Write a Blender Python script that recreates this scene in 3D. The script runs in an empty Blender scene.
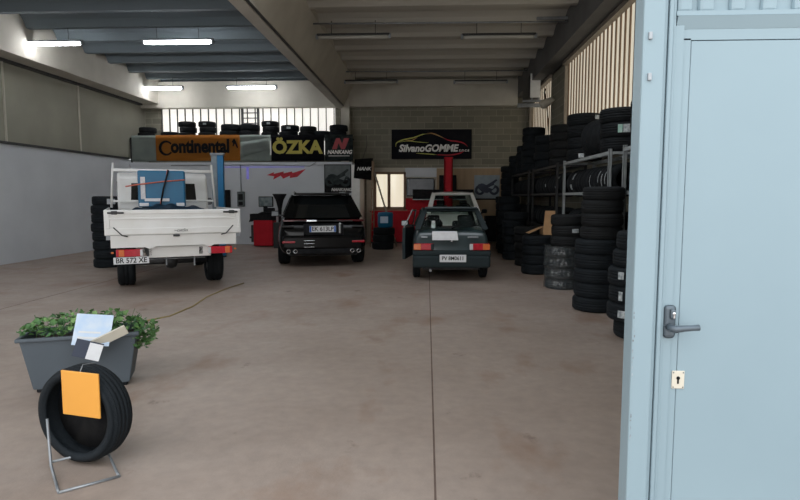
import bpy, bmesh, math, random
from mathutils import Vector, Matrix, Euler
R = random.Random(7)
PI = math.pi
col = bpy.context.scene.collection
sc = bpy.context.scene

# ------------------------------------------------------------------ materials
MATS = {}
def mat(name, c, rough=.6, metal=0., spec=.5, noise=0., nscale=4., c2=None, bump=0., bscale=40., coat=0., emit=None, es=0., trans=0., alpha=1., stretch=(1, 1, 1)):
    if name in MATS: return MATS[name]
    m = bpy.data.materials.new(name); m.use_nodes = True
    nt = m.node_tree; b = nt.nodes['Principled BSDF']
    b.inputs['Base Color'].default_value = (*c, 1)
    b.inputs['Roughness'].default_value = rough
    b.inputs['Metallic'].default_value = metal
    b.inputs['Specular IOR Level'].default_value = spec
    b.inputs['Coat Weight'].default_value = coat
    b.inputs['Coat Roughness'].default_value = .05
    b.inputs['Transmission Weight'].default_value = trans
    b.inputs['Alpha'].default_value = alpha
    if emit: b.inputs['Emission Color'].default_value = (*emit, 1); b.inputs['Emission Strength'].default_value = es
    tc = nt.nodes.new('ShaderNodeTexCoord')
    mp = nt.nodes.new('ShaderNodeMapping'); mp.inputs['Scale'].default_value = stretch
    nt.links.new(tc.outputs['Object'], mp.inputs['Vector'])
    if noise or c2:
        n = nt.nodes.new('ShaderNodeTexNoise'); n.inputs['Scale'].default_value = nscale; n.inputs['Detail'].default_value = 6
        nt.links.new(mp.outputs[0], n.inputs['Vector'])
        r = nt.nodes.new('ShaderNodeValToRGB')
        r.color_ramp.elements[0].position = .32; r.color_ramp.elements[1].position = .68
        if c2 is None: c2 = tuple(x * (1 - noise) for x in c)
        r.color_ramp.elements[0].color = (*c2, 1); r.color_ramp.elements[1].color = (*c, 1)
        nt.links.new(n.outputs['Fac'], r.inputs['Fac']); nt.links.new(r.outputs['Color'], b.inputs['Base Color'])
    if bump:
        n2 = nt.nodes.new('ShaderNodeTexNoise'); n2.inputs['Scale'].default_value = bscale; n2.inputs['Detail'].default_value = 4
        nt.links.new(mp.outputs[0], n2.inputs['Vector'])
        bp = nt.nodes.new('ShaderNodeBump'); bp.inputs['Strength'].default_value = bump; bp.inputs['Distance'].default_value = .02
        nt.links.new(n2.outputs['Fac'], bp.inputs['Height']); nt.links.new(bp.outputs['Normal'], b.inputs['Normal'])
    MATS[name] = m
    return m

def floor_mat():
    m = bpy.data.materials.new('floor_concrete'); m.use_nodes = True
    nt = m.node_tree; b = nt.nodes['Principled BSDF']; L = nt.links.new; N = nt.nodes.new
    tc = N('ShaderNodeTexCoord')
    def noise(s, d=6, w=0., sx=(1, 1, 1)):
        mp = N('ShaderNodeMapping'); mp.inputs['Scale'].default_value = sx; mp.inputs['Location'].default_value = (w, w, 0)
        L(tc.outputs['Object'], mp.inputs['Vector'])
        n = N('ShaderNodeTexNoise'); n.inputs['Scale'].default_value = s; n.inputs['Detail'].default_value = d; n.inputs['Roughness'].default_value = .6
        L(mp.outputs[0], n.inputs['Vector']); return n.outputs['Fac']
    def ramp(f, a, bb, ca, cb):
        r = N('ShaderNodeValToRGB'); r.color_ramp.elements[0].position = a; r.color_ramp.elements[1].position = bb
        r.color_ramp.elements[0].color = (*ca, 1); r.color_ramp.elements[1].color = (*cb, 1); L(f, r.inputs['Fac']); return r.outputs['Color']
    def mix(f, a, c, t='MIX'):
        x = N('ShaderNodeMix'); x.data_type = 'RGBA'; x.blend_type = t
        if isinstance(f, float): x.inputs[0].default_value = f
        else: L(f, x.inputs[0])
        L(a, x.inputs[6])
        if isinstance(c, tuple): x.inputs[7].default_value = (*c, 1)
        else: L(c, x.inputs[7])
        return x.outputs[2]
    base = ramp(noise(.55), .3, .7, FLOOR_A, FLOOR_B)
    fine = ramp(noise(9, 8, 3.), .3, .75, (.86, .86, .86), (1.08, 1.06, 1.04))
    c = mix(1., base, fine, 'MULTIPLY')
    stain = ramp(noise(1.1, 8, 11., (1, .55, 1)), .56, .7, (0, 0, 0), (1, 1, 1))
    c = mix(stain, c, FLOOR_STAIN)
    dark = ramp(noise(2.6, 9, 23., (1, .7, 1)), .66, .72, (0, 0, 0), (.6, .6, .6))
    c = mix(dark, c, FLOOR_DARK)
    L(c, b.inputs['Base Color'])
    rr = ramp(noise(1.6, 6, 5.), .3, .7, (.42, .42, .42), (.62, .62, .62)); L(rr, b.inputs['Roughness'])
    b.inputs['Specular IOR Level'].default_value = .35
    bp = N('ShaderNodeBump'); bp.inputs['Strength'].default_value = .15; bp.inputs['Distance'].default_value = .01
    L(noise(60, 3), bp.inputs['Height']); L(bp.outputs['Normal'], b.inputs['Normal'])
    return m
FLOOR_A = (.30, .238, .20); FLOOR_B = (.375, .308, .265); FLOOR_STAIN = (.25, .165, .12); FLOOR_DARK = (.12, .075, .06)

def block_mat():
    m = bpy.data.materials.new('concrete_block'); m.use_nodes = True
    nt = m.node_tree; b = nt.nodes['Principled BSDF']; L = nt.links.new; N = nt.nodes.new
    tc = N('ShaderNodeTexCoord'); sep = N('ShaderNodeSeparateXYZ'); cmb = N('ShaderNodeCombineXYZ'); add = N('ShaderNodeMath')
    L(tc.outputs['Object'], sep.inputs[0]); L(sep.outputs['X'], add.inputs[0]); L(sep.outputs['Y'], add.inputs[1])
    L(add.outputs[0], cmb.inputs[0]); L(sep.outputs['Z'], cmb.inputs[1])
    br = N('ShaderNodeTexBrick'); L(cmb.outputs[0], br.inputs['Vector'])
    br.inputs['Scale'].default_value = 1.; br.inputs['Brick Width'].default_value = .5; br.inputs['Row Height'].default_value = .21
    br.inputs['Mortar Size'].default_value = .009; br.inputs['Mortar Smooth'].default_value = .3
    br.inputs['Color1'].default_value = (.19, .18, .14, 1); br.inputs['Color2'].default_value = (.245, .23, .18, 1); br.inputs['Mortar'].default_value = (.34, .32, .26, 1)
    n = N('ShaderNodeTexNoise'); n.inputs['Scale'].default_value = 30; L(tc.outputs['Object'], n.inputs['Vector'])
    mx = N('ShaderNodeMix'); mx.data_type = 'RGBA'; mx.blend_type = 'MULTIPLY'; mx.inputs[0].default_value = .5
    L(br.outputs['Color'], mx.inputs[6]); L(n.outputs['Color'], mx.inputs[7])
    L(br.outputs['Color'], b.inputs['Base Color']); b.inputs['Roughness'].default_value = .9
    bp = N('ShaderNodeBump'); bp.inputs['Strength'].default_value = .4; bp.inputs['Distance'].default_value = .01
    L(n.outputs['Fac'], bp.inputs['Height']); L(bp.outputs['Normal'], b.inputs['Normal'])
    return m

def tread_rubber(name, c=(.009, .0115, .014)):
    return mat(name, c, .72, spec=.22, c2=tuple(x * .7 for x in c), nscale=3, bump=.25, bscale=90)

M = dict(
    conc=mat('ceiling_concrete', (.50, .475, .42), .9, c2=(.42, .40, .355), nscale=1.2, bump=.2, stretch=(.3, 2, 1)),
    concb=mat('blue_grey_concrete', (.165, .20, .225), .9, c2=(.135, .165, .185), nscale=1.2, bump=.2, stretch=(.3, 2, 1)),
    beam=mat('beam_concrete', (.58, .55, .48), .85, c2=(.49, .46, .40), nscale=1.5, bump=.2),
    beamdark=mat('dark_beam_concrete', (.13, .13, .13), .85, c2=(.1, .1, .1), nscale=1.5, bump=.2),
    wallgrey=mat('grey_green_wall', (.35, .34, .28), .85, c2=(.29, .28, .23), nscale=.8, bump=.15),
    white=mat('white_wall_paint', (.68, .71, .75), .7, c2=(.60, .63, .67), nscale=.9, bump=.1),
    whitep=mat('white_vehicle_paint', (.82, .82, .81), .35, coat=.3, c2=(.73, .72, .69), nscale=1.8),
    cream=mat('cream_paint', (.6, .56, .47), .7, c2=(.52, .48, .40), nscale=3),
    door=mat('pale_blue_paint', (.235, .315, .355), .38, c2=(.215, .29, .33), nscale=1.2, spec=.4),
    doordk=mat('worn_door_edge', (.12, .12, .12), .8, c2=(.3, .36, .4), nscale=40),
    steel=mat('galvanised_steel', (.34, .36, .38), .45, metal=.6, c2=(.25, .27, .29), nscale=12),
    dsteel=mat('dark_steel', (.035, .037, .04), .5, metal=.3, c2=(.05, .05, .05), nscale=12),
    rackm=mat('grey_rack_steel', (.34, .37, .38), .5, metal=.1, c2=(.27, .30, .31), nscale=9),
    black=mat('black_plastic', (.008, .009, .011), .75, spec=.15, c2=(.02, .02, .022), nscale=8),
    blackp=mat('black_car_paint', (.002, .0025, .003), .2, spec=.2, coat=.22, c2=(.003, .0035, .004), nscale=3),
    greenp=mat('dark_green_grey_paint', (.022, .040, .045), .3, coat=.6, c2=(.018, .033, .038), nscale=3),
    greenpl=mat('dark_bumper_plastic', (.02, .03, .034), .7, spec=.2, c2=(.02, .03, .033), nscale=5),
    tint=mat('dark_tinted_glass', (.006, .008, .009), .06, spec=.7, c2=(.008, .01, .011), nscale=2),
    rubber=tread_rubber('black_rubber'),
    rubber2=tread_rubber('blue_black_rubber', (.011, .015, .019)),
    rubber3=tread_rubber('worn_black_rubber', (.015, .0165, .018)),
    red=mat('red_enamel', (.58, .015, .03), .6, spec=.2, c2=(.48, .012, .025), nscale=3),
    redl=mat('red_lamp_plastic', (.50, .012, .03), .2, coat=.5, c2=(.4, .01, .02), nscale=20),
    orl=mat('orange_lamp_plastic', (.60, .15, .05), .2, coat=.7, c2=(.7, .17, .04), nscale=20),
    whl=mat('clear_lamp_plastic', (.6, .6, .62), .2, coat=.7, c2=(.5, .5, .52), nscale=20),
    chrome=mat('bright_chrome', (.75, .76, .78), .15, metal=1., c2=(.6, .6, .62), nscale=20),
    blue=mat('blue_enamel', (.006, .135, .27), .4, c2=(.005, .11, .23), nscale=3),
    bluel=mat('mid_blue_paint', (.02, .24, .52), .45, c2=(.02, .2, .45), nscale=3),
    tarp=mat('dark_blue_tarpaulin', (.012, .045, .085), .6, c2=(.008, .03, .06), nscale=9, bump=.5, bscale=14),
    strap=mat('orange_strap', (.55, .14, .09), .6, c2=(.45, .11, .07), nscale=30),
    plate=mat('plate_white', (.72, .73, .75), .35, c2=(.66, .67, .69), nscale=12),
    ink=mat('black_ink', (.008, .008, .01), .9, spec=.1, c2=(.02, .02, .02), nscale=12),
    eublue=mat('plate_blue', (.02, .12, .5), .4, c2=(.02, .1, .42), nscale=12),
    orange=mat('banner_orange', (.50, .21, .045), .85, spec=.1, c2=(.42, .17, .035), nscale=2.5, bump=.2, bscale=5),
    bangrey=mat('banner_grey_green', (.36, .41, .38), .7, c2=(.29, .33, .31), nscale=2.5, bump=.2, bscale=5),
    banblack=mat('banner_black', (.008, .009, .013), .9, spec=.1, c2=(.016, .016, .02), nscale=2),
    ylw=mat('banner_yellow', (.55, .48, .09), .6, c2=(.47, .40, .07), nscale=4),
    whiteink=mat('white_print', (.88, .88, .86), .6, c2=(.80, .80, .78), nscale=8),
    redink=mat('crimson_print', (.62, .015, .04), .6, c2=(.42, .012, .02), nscale=8),
    pinkred=mat('faded_red_print', (.40, .06, .07), .6, c2=(.34, .05, .06), nscale=8),
    grayp=mat('poster_grey', (.12, .14, .145), .5, c2=(.08, .10, .10), nscale=5),
    poster=mat('poster_dark', (.022, .028, .03), .9, spec=.1, c2=(.06, .075, .075), nscale=6),
    posterl=mat('poster_light', (.30, .36, .40), .45, c2=(.22, .27, .31), nscale=5),
    navy=mat('poster_navy', (.012, .02, .045), .45, c2=(.02, .03, .06), nscale=5),
    wood=mat('plywood_board', (.42, .30, .19), .7, c2=(.35, .25, .155), nscale=2, stretch=(4, 4, .6)),
    frame=mat('window_wood', (.30, .20, .13), .6, c2=(.24, .16, .1), nscale=6),
    alu=mat('worn_ladder_metal', (.35, .31, .26), .5, metal=.4, c2=(.28, .24, .2), nscale=9),
    card=mat('cardboard', (.50, .30, .15), .8, c2=(.42, .25, .125), nscale=7),
    label=mat('paper_label', (.62, .66, .68), .6, c2=(.2, .24, .26), nscale=28),
    glabel=mat('green_paper_label', (.25, .48, .40), .6, c2=(.4, .55, .5), nscale=20),
    planter=mat('grey_planter_plastic', (.085, .105, .125), .6, c2=(.075, .092, .11), nscale=2),
    leaf=mat('ivy_leaf', (.10, .22, .06), .5, c2=(.035, .11, .035), nscale=9),
    leaf2=mat('pale_ivy_leaf', (.20, .33, .10), .5, c2=(.10, .22, .07), nscale=9),
    soil=mat('dark_soil', (.03, .02, .015), .95, c2=(.05, .035, .025), nscale=30, bump=.6),
    yellow=mat('orange_sign_card', (.78, .36, .06), .5, c2=(.72, .32, .05), nscale=2),
    yline=mat('faded_yellow_cord', (.34, .27, .10), .8, c2=(.27, .2, .09), nscale=5),
    joint=mat('floor_joint_filler', (.15, .10, .08), .9, c2=(.1, .065, .05), nscale=8),
    seat=mat('grey_seat_fabric', (.018, .022, .026), .9, c2=(.028, .032, .036), nscale=30),
    sky1=mat('pale_blue_print', (.45, .60, .80), .5, c2=(.62, .7, .8), nscale=9),
    escut=mat('grey_lever_metal', (.10, .125, .145), .4, metal=.4, c2=(.08, .1, .12), nscale=9),
    tube_on=mat('lit_tube', (.9, .9, .9), .4, emit=(.95, .97, 1.), es=34, c2=(.88, .88, .88), nscale=3),
    tube_off=mat('unlit_tube', (.45, .44, .40), .4, c2=(.40, .39, .36), nscale=3),
    led=mat('violet_led', (.3, .3, .6), .4, emit=(.24, .22, .62), es=.3, c2=(.1, .08, .5), nscale=3),
)
M['floor'] = floor_mat(); M['block'] = block_mat()
# clear vehicle glass
gm = mat('clear_vehicle_glass', (.8, .88, .86), .03, spec=.5, trans=1.); gm.node_tree.nodes['Principled BSDF'].inputs['IOR'].default_value = 1.05
M['glass'] = gm
wrap = mat('stretch_wrap', (.10, .12, .13), .12, spec=1., coat=1., alpha=.35, bump=1., bscale=16); M['wrap'] = wrap
# daylit panes: channel glass strips (light reaching them from outside)
def pane_mat(name, ca, cb, s, stripe):
    m = bpy.data.materials.new(name); m.use_nodes = True; nt = m.node_tree; b = nt.nodes['Principled BSDF']; N = nt.nodes.new; L = nt.links.new
    tc = N('ShaderNodeTexCoord'); n = N('ShaderNodeTexNoise'); n.inputs['Scale'].default_value = stripe
    mp = N('ShaderNodeMapping'); mp.inputs['Scale'].default_value = (1, 1, .15); L(tc.outputs['Object'], mp.inputs[0]); L(mp.outputs[0], n.inputs['Vector'])
    r = N('ShaderNodeValToRGB'); r.color_ramp.elements[0].position = .35; r.color_ramp.elements[1].position = .65
    r.color_ramp.elements[0].color = (*ca, 1); r.color_ramp.elements[1].color = (*cb, 1); L(n.outputs['Fac'], r.inputs['Fac'])
    b.inputs['Base Color'].default_value = (.5, .48, .42, 1); b.inputs['Roughness'].default_value = .4
    L(r.outputs['Color'], b.inputs['Emission Color']); b.inputs['Emission Strength'].default_value = s
    return m
PS = 1.0
M['pane_r'] = pane_mat('daylit_channel_glass', (.60, .54, .42), (.72, .66, .53), PS * .72, 1.5)
M['pane_b'] = pane_mat('bright_daylit_channel_glass', (.84, .81, .76), (.98, .95, .90), PS * .82, 1.)
M['pane_w'] = pane_mat('warm_frosted_pane', (.62, .55, .42), (.78, .72, .58), PS * .95, 3.)

# ------------------------------------------------------------------ mesh building
class MB:
    def __init__(s): s.bm = bmesh.new()
    def box(s, x0, x1, y0, y1, z0, z1, mt=None):
        vs = [s.bm.verts.new(p) for p in ((x0, y0, z0), (x1, y0, z0), (x1, y1, z0), (x0, y1, z0), (x0, y0, z1), (x1, y0, z1), (x1, y1, z1), (x0, y1, z1))]
        if mt is not None:
            for v in vs: v.co = mt @ v.co
        for f in ((0, 3, 2, 1), (4, 5, 6, 7), (0, 1, 5, 4), (1, 2, 6, 5), (2, 3, 7, 6), (3, 0, 4, 7)): s.bm.faces.new([vs[i] for i in f])
        return s
    def rbox(s, x0, x1, y0, y1, z0, z1, r=.02, seg=2, mt=None):
        b = bmesh.new(); t = MB.__new__(MB); t.bm = b; t.box(x0, x1, y0, y1, z0, z1, mt)
        bmesh.ops.recalc_face_normals(b, faces=b.faces)
        bmesh.ops.bevel(b, geom=b.edges[:], offset=r, segments=seg, affect='EDGES', profile=.5)
        s.join(b); return s
    def join(s, b, mt=None):
        mp = {v: s.bm.verts.new(mt @ v.co if mt else v.co) for v in b.verts}
        for f in b.faces:
            try: s.bm.faces.new([mp[v] for v in f.verts]).smooth = f.smooth
            except ValueError: pass
        b.free(); return s
    def tube(s, pts, r, n=8, cap=True):
        pts = [Vector(p) for p in pts]; rings = []
        rr = r if isinstance(r, (list, tuple)) else [r] * len(pts)
        for i, p in enumerate(pts):
            d = (pts[min(i + 1, len(pts) - 1)] - pts[max(i - 1, 0)]).normalized()
            a = Vector((0, 0, 1)) if abs(d.z) < .9 else Vector((1, 0, 0))
            u = d.cross(a).normalized(); v = d.cross(u)
            rings.append([s.bm.verts.new(p + (u * math.cos(2 * PI * k / n) + v * math.sin(2 * PI * k / n)) * rr[i]) for k in range(n)])
        for a, b in zip(rings, rings[1:]):
            for k in range(n): s.bm.faces.new((a[k], a[(k + 1) % n], b[(k + 1) % n], b[k])).smooth = True
        if cap: s.bm.faces.new(rings[0]); s.bm.faces.new(rings[-1][::-1])
        return s
    def lathe(s, prof, n=32, mt=None, closed=False):
        # prof (r, z) around Z
        rings = []
        for r_, z in prof:
            if r_ < 1e-6: rings.append([s.bm.verts.new((0, 0, z))])
            else: rings.append([s.bm.verts.new((r_ * math.cos(2 * PI * k / n), r_ * math.sin(2 * PI * k / n), z)) for k in range(n)])
        if mt is not None:
            for rg in rings:
                for v in rg: v.co = mt @ v.co
        pr = list(zip(rings, rings[1:]))
        if closed: pr.append((rings[-1], rings[0]))
        for a, b in pr:
            for k in range(n):
                k2 = (k + 1) % n
                f = [a[k % len(a)], a[k2 % len(a)], b[k2 % len(b)], b[k % len(b)]]
                f = list(dict.fromkeys(f))
                if len(f) > 2: s.bm.faces.new(f).smooth = True
        return s
    def prism(s, poly, d, mt=None):
        # poly list of 3D pts; extruded by vector d
        d = Vector(d); a = [s.bm.verts.new(Vector(p)) for p in poly]; b = [s.bm.verts.new(Vector(p) + d) for p in poly]
        if mt is not None:
            for v in a + b: v.co = mt @ v.co
        s.bm.faces.new(a); s.bm.faces.new(b[::-1]); n = len(a)
        for i in range(n): s.bm.faces.new((a[i], b[i], b[(i + 1) % n], a[(i + 1) % n]))
        return s
    def quad(s, p, th):
        # pane from 4 corners thickened along its normal
        p = [Vector(q) for q in p]; n = (p[2] - p[0]).cross(p[3] - p[1]).normalized() * th
        return s.prism(p, n)
    def grid(s, fn, nu, nv, th=0):
        vs = [[s.bm.verts.new(fn(i / nu, j / nv)) for j in range(nv + 1)] for i in range(nu + 1)]
        for i in range(nu):
            for j in range(nv): s.bm.faces.new((vs[i][j], vs[i + 1][j], vs[i + 1][j + 1], vs[i][j + 1])).smooth = True
        if th:
            r = bmesh.ops.solidify(s.bm, geom=s.bm.faces[:], thickness=th)
        return s
    def build(s, name, m, parent=None, loc=None, smooth=None, rot=None, bevel=0, sub=0):
        me = bpy.data.meshes.new(name); bmesh.ops.recalc_face_normals(s.bm, faces=s.bm.faces)
        if smooth is not None:
            for f in s.bm.faces: f.smooth = smooth
        s.bm.to_mesh(me); s.bm.free(); me.materials.append(M[m] if isinstance(m, str) else m)
        o = bpy.data.objects.new(name, me); col.objects.link(o)
        if parent: o.parent = parent
        if loc: o.location = loc
        if rot: o.rotation_euler = rot
        if bevel:
            b = o.modifiers.new('bevel', 'BEVEL'); b.width = bevel; b.segments = 2; b.limit_method = 'ANGLE'
        if sub:
            b = o.modifiers.new('sub', 'SUBSURF'); b.levels = sub; b.render_levels = sub
        return o
def tag(o, label=None, cat=None, group=None, kind=None):
    if label: o['label'] = label
    if cat: o['category'] = cat
    if group: o['group'] = group
    if kind: o['kind'] = kind
    return o
def empty(name, loc, rz=0, **k):
    o = bpy.data.objects.new(name, None); col.objects.link(o); o.location = loc; o.rotation_euler = (0, 0, rz); o.empty_display_size = .2
    return tag(o, **k)
def struct(name, mb, m, parent=None, **k):
    o = mb.build(name, m, parent, **k)
    if not parent: o['kind'] = 'structure'
    return o
def copy_tree(o, parent=None):
    c = o.copy(); col.objects.link(c)
    if parent: c.parent = parent
    for ch in [q for q in bpy.data.objects if q.parent == o]: copy_tree(ch, c)
    return c
def text(name, s, size, m, parent, loc, rz=0, shear=0., off=0., ext=.003, sx=1., align='CENTER', space=1., rot=None):
    cu = bpy.data.curves.new(name, 'FONT'); cu.body = s; cu.size = size; cu.shear = shear; cu.offset = off; cu.extrude = ext
    cu.align_x = align; cu.align_y = 'CENTER'; cu.space_character = space; cu.resolution_u = 3
    t = bpy.data.objects.new(name, cu); col.objects.link(t)
    dg = bpy.context.evaluated_depsgraph_get(); me = bpy.data.meshes.new_from_object(t.evaluated_get(dg))
    bpy.data.objects.remove(t); bpy.data.curves.remove(cu)
    me.name = name; me.materials.clear(); me.materials.append(M[m])
    o = bpy.data.objects.new(name, me); col.objects.link(o); o.parent = parent; o.location = loc
    o.rotation_euler = rot or (PI / 2, 0, rz); o.scale = (sx, 1, 1)
    return o
def boolean_cut(o, cutters):
    dg = bpy.context.evaluated_depsgraph_get
    for c in cutters:
        md = o.modifiers.new('cut', 'BOOLEAN'); md.operation = 'DIFFERENCE'; md.object = c; md.solver = 'EXACT'
    bpy.context.view_layer.update()
    me = bpy.data.meshes.new_from_object(o.evaluated_get(dg())); mats = list(o.data.materials)
    o.modifiers.clear(); o.data = me
    if not me.materials:
        for m_ in mats: me.materials.append(m_)
    for c in cutters: bpy.data.objects.remove(c)

# ------------------------------------------------------------------ building shell
XL, XR, YB, YF = -10.1, 3.5, 20.6, 2.05
XC = -2.85                                  # beam / column line between the two bays
struct('floor', MB().box(XL - .3, XR + .3, 1.6, YB + .3, -.2, 0), 'floor')
struct('trim_1', MB().box(-14, 8, -7, 1.6, -.2, -.005), 'floor')                    # concrete apron before the doors
struct('trim_2', MB().box(.045, .057, 1.7, 15, 0, .0015).box(-6.1, -6.088, 1.7, 15, 0, .0015), 'joint')          # floor joints
# ceiling: prefabricated ribbed slabs running across each bay
def ribs(x0, x1, zt=5.88):
    b = MB(); P = 1.17; zb = 5.56; zm = (zb + zt) / 2; pts = []; y = 1.9 + 7 * 1.17
    while y < YB + .3:
        pts += [(y, zb), (y + .14, zb), (y + .24, zm), (y + .42, zt), (y + .89, zt), (y + 1.07, zm)]; y += P
    pts.append((y, zb))
    b.prism([(x0, p[0], p[1]) for p in pts] + [(x0, y, 6.2), (x0, 10.09, 6.2)], (x1 - x0, 0, 0))
    for y0, y1 in ((1.9, 6.5), (9.5, 10.1)): b.box(x0, x1, y0, y1, 5.6, 6.2)      # unseen openings between these strips, added to let daylight into the hall
    for i in range(6): xx = x0 + (x1 - x0) * i / 5; b.box(xx - .06, xx + .06, 6.5, 9.5, 5.7, 6.1)
    return b
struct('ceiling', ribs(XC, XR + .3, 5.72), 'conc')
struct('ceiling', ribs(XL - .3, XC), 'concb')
struct('trim_3', MB().prism([(-3.14, 2, 4.68), (-2.90, 2, 4.68), (-2.88, 2, 4.80), (-2.50, 2, 5.56), (-2.50, 2, 5.9), (-3.4, 2, 5.9), (-3.4, 2, 5.56), (-3.16, 2, 4.80)], (0, 18.6, 0)), 'beam')
struct('trim_4', MB().box(3.08, 3.5, 2, YB, 5.03, 5.9), 'beamdark')
struct('trim_5', MB().box(XL, -9.45, 2, YB, 4.86, 5.9), 'beam')
struct('trim_6', MB().box(XL, 3.08, 20.3, YB, 4.72, 5.62), 'beam')
struct('trim_7', MB().box(XC - .14, XC + .14, 20.2, 20.58, 0, 4.72), 'beam', bevel=.01)    # column
struct('trim_8', MB().rbox(XC + .13, XC + .17, 20.1, 20.14, 4.1, 5.3, .01), 'beam')
# left wall, pale panel zone above 2.92, dado below
struct('wall_left', MB().box(XL - .3, XL, 1.9, YB + .3, 2.92, 4.9).box(XL - .3, XL, 1.9, YB + .3, 4.9, 6.2), 'wallgrey')
struct('wall_left', MB().box(XL - .3, XL + .06, 1.9, YB + .3, 0, 2.86), 'white')
struct('trim_9', MB().box(XL, XL + .1, 2, 19.2, 2.86, 2.92), 'dsteel')
struct('trim_10', MB().box(XL, XL + .12, 2, 20.2, 4.80, 4.86), 'dsteel')
for y in (4.6, 7.6, 10.6, 13.6, 16.6): struct('trim_11', MB().box(XL, XL + .03, y - .02, y + .02, 2.92, 4.8), 'beam')
# back wall: block masonry round the strip window and the far glazing
b = MB().box(XL - .3, -9.5, YB, YB + .3, 0, 6.2).box(-9.5, -3.25, YB, YB + .3, 0, 3.1).box(-9.5, -3.25, YB, YB + .3, 4.78, 6.2)
b.box(-3.25, -1.86, YB, YB + .3, 0, 6.2).box(-1.86, -.77, YB, YB + .3, 2.47, 6.2).box(-1.86, -.77, YB, YB + .3, 0, 1.18).box(-.77, XR + .3, YB, YB + .3, 0, 6.2)
struct('wall_back', b, 'block')
struct('trim_12', MB().box(-2.15, 3.4, 20.54, 20.6, 2.56, 2.63), 'cream')
struct('trim_13', MB().box(-2.15, -1.86, 20.57, 20.6, 0, 2.56).box(-.77, 3.3, 20.57, 20.6, 0, 2.56).box(-1.86, -.77, 20.57, 20.6, 0, 1.18).box(-1.86, -.77, 20.57, 20.6, 2.47, 2.56), 'cream')
# strip window in the back wall (left bay)
w = struct('window_1', MB().box(-9.5, -3.25, 20.68, 20.72, 3.1, 4.78), 'pane_b')
fr = MB(); x = -9.5
while x < -3.2:
    fr.box(x - .012, x + .012, 20.6, 20.68, 3.1, 4.78); x += .282
fr.box(-9.55, -3.2, 20.56, 20.68, 4.74, 4.8).box(-6.6, -6.54, 20.55, 20.67, 3.1, 4.78).box(-6.03, -5.97, 20.55, 20.67, 3.1, 4.78)
for i in range(8): fr.box(-6.56, -6.0, 20.58, 20.66, 3.3 + i * .18, 3.325 + i * .18)
fr.build('window_frame', 'dsteel', w)
# right wall: channel glass bays between block piers
b = MB().box(XR, XR + .3, 1.9, YB + .3, 0, 3.0)
piers = [(1.9, 3.9), (9.1, 9.7), (15.25, 16.75), (20.3, 20.9)]
for y0, y1 in piers: b.box(XR, XR + .3, y0, y1, 3.0, 6.2)
struct('wall_right', b.box(XR, XR + .3, 1.9, YB + .3, 5.0, 6.2), 'block')
for i, (y0, y1) in enumerate([(3.9, 9.1), (9.7, 15.25), (16.75, 20.3)]):
    w = struct('window_%d' % (i + 2), MB().box(XR + .1, XR + .14, y0, y1, 3.0, 5.0), 'pane_r')
    fr = MB(); y = y0
    while y < y1:
        fr.box(XR + .075, XR + .1, y - .024, y + .024, 3.0, 5.0); y += .262
    fr.build('glass_rib', 'frame', w)
    MB().box(XR - .08, XR + .05, y0, y1, 4.93, 5.02).box(XR - .02, XR + .06, y0, y0 + .06, 3, 5).box(XR - .02, XR + .06, y1 - .06, y1, 3, 5).box(XR - .04, XR + .08, y0, y1, 2.96, 3.02).build('window_frame', 'alu', w)
# front wall above the gates and the gates' side posts
b = MB().box(XL - .3, XR + .3, 1.95, 2.25, 4.75, 6.2).box(XL - .3, XL + .3, 1.95, 2.25, 0, 4.75).box(XC - .2, XC + .2, 1.95, 2.25, 0, 4.75).box(2.6, XR + .3, 1.95, 2.25, 0, 4.75)
struct('wall_front', b, 'beam')

# ------------------------------------------------------------------ pale blue gate leaf with its wicket door
d = struct('door_1', MB().box(.83, 2.58, 2.012, 2.05, .02, 4.7), 'door'); d.location = (.016, 0, 0)
MB().rbox(.682, .752, 1.965, 2.05, .02, 4.7, .006).build('door_stile', 'door', d)
MB().rbox(.752, .768, 1.985, 2.05, .02, 4.7, .004).rbox(.770, .784, 1.98, 2.05, .02, 4.7, .004).rbox(.786, .797, 1.992, 2.05, .02, 4.7, .003).build('door_moulding', 'door', d)
b = MB().box(.797, .85, 2.002, 2.03, .02, 2.12).box(.797, 2.6, 2.002, 2.03, 2.115, 2.16)
b.prism([(.80, 1.985, 2.188), (.80, 2.02, 2.188), (.80, 2.02, 2.14), (.80, 2.001, 2.15)], (1.8, 0, 0))
b.box(.797, .825, 1.996, 2.03, .02, 2.16)
wd = b.build('wicket_door', 'door', d)
MB().rbox(.852, 2.55, 2.002, 2.03, .1, 2.112, .003).build('door_panel', 'door', wd)
b = MB()
for x in (.80, .87, .97, 1.07, 1.17): b.rbox(x, x + .05, 1.995, 2.03, 2.20, 4.7, .012)
b.box(.797, 2.6, 1.99, 2.03, 2.19, 2.205).build('ribbed_panel', 'door', d)
b = MB()
for z, x in ((2.12, .704), (1.99, .706)): b.rbox(x - .006, x + .006, 1.957, 1.967, z - .012, z + .012, .002)
b.build('hinge_lug', 'steel', d)
b = MB()
for i in range(16):
    z = 1.21 - i * .022 + R.uniform(-.01, .01) - (.12 if i > 10 else 0); x = .6835 + R.uniform(0, .005)
    b.rbox(x, x + R.uniform(.002, .005), 1.9638, 1.9655, z, z + R.uniform(.004, .014), .0006, 1)
b.build('chipped_paint', 'doordk', d)
h = MB().rbox(.796, .834, 1.982, 2.0, 1.118, 1.232, .012, 3).build('handle', 'escut', d)
MB().rbox(.812, .830, 1.972, 1.985, 1.185, 1.222, .008, 3).build('lock_rose', 'escut', h)
MB().lathe([(0, 0), (.0055, 0), (.0055, .004), (0, .004)], 16, Matrix.Translation((.822, 1.973, 1.206)) @ Matrix.Rotation(PI / 2, 4, 'X')).box(.8195, .8245, 1.969, 1.973, 1.19, 1.203).build('lock_cylinder', 'chrome', h)
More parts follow.
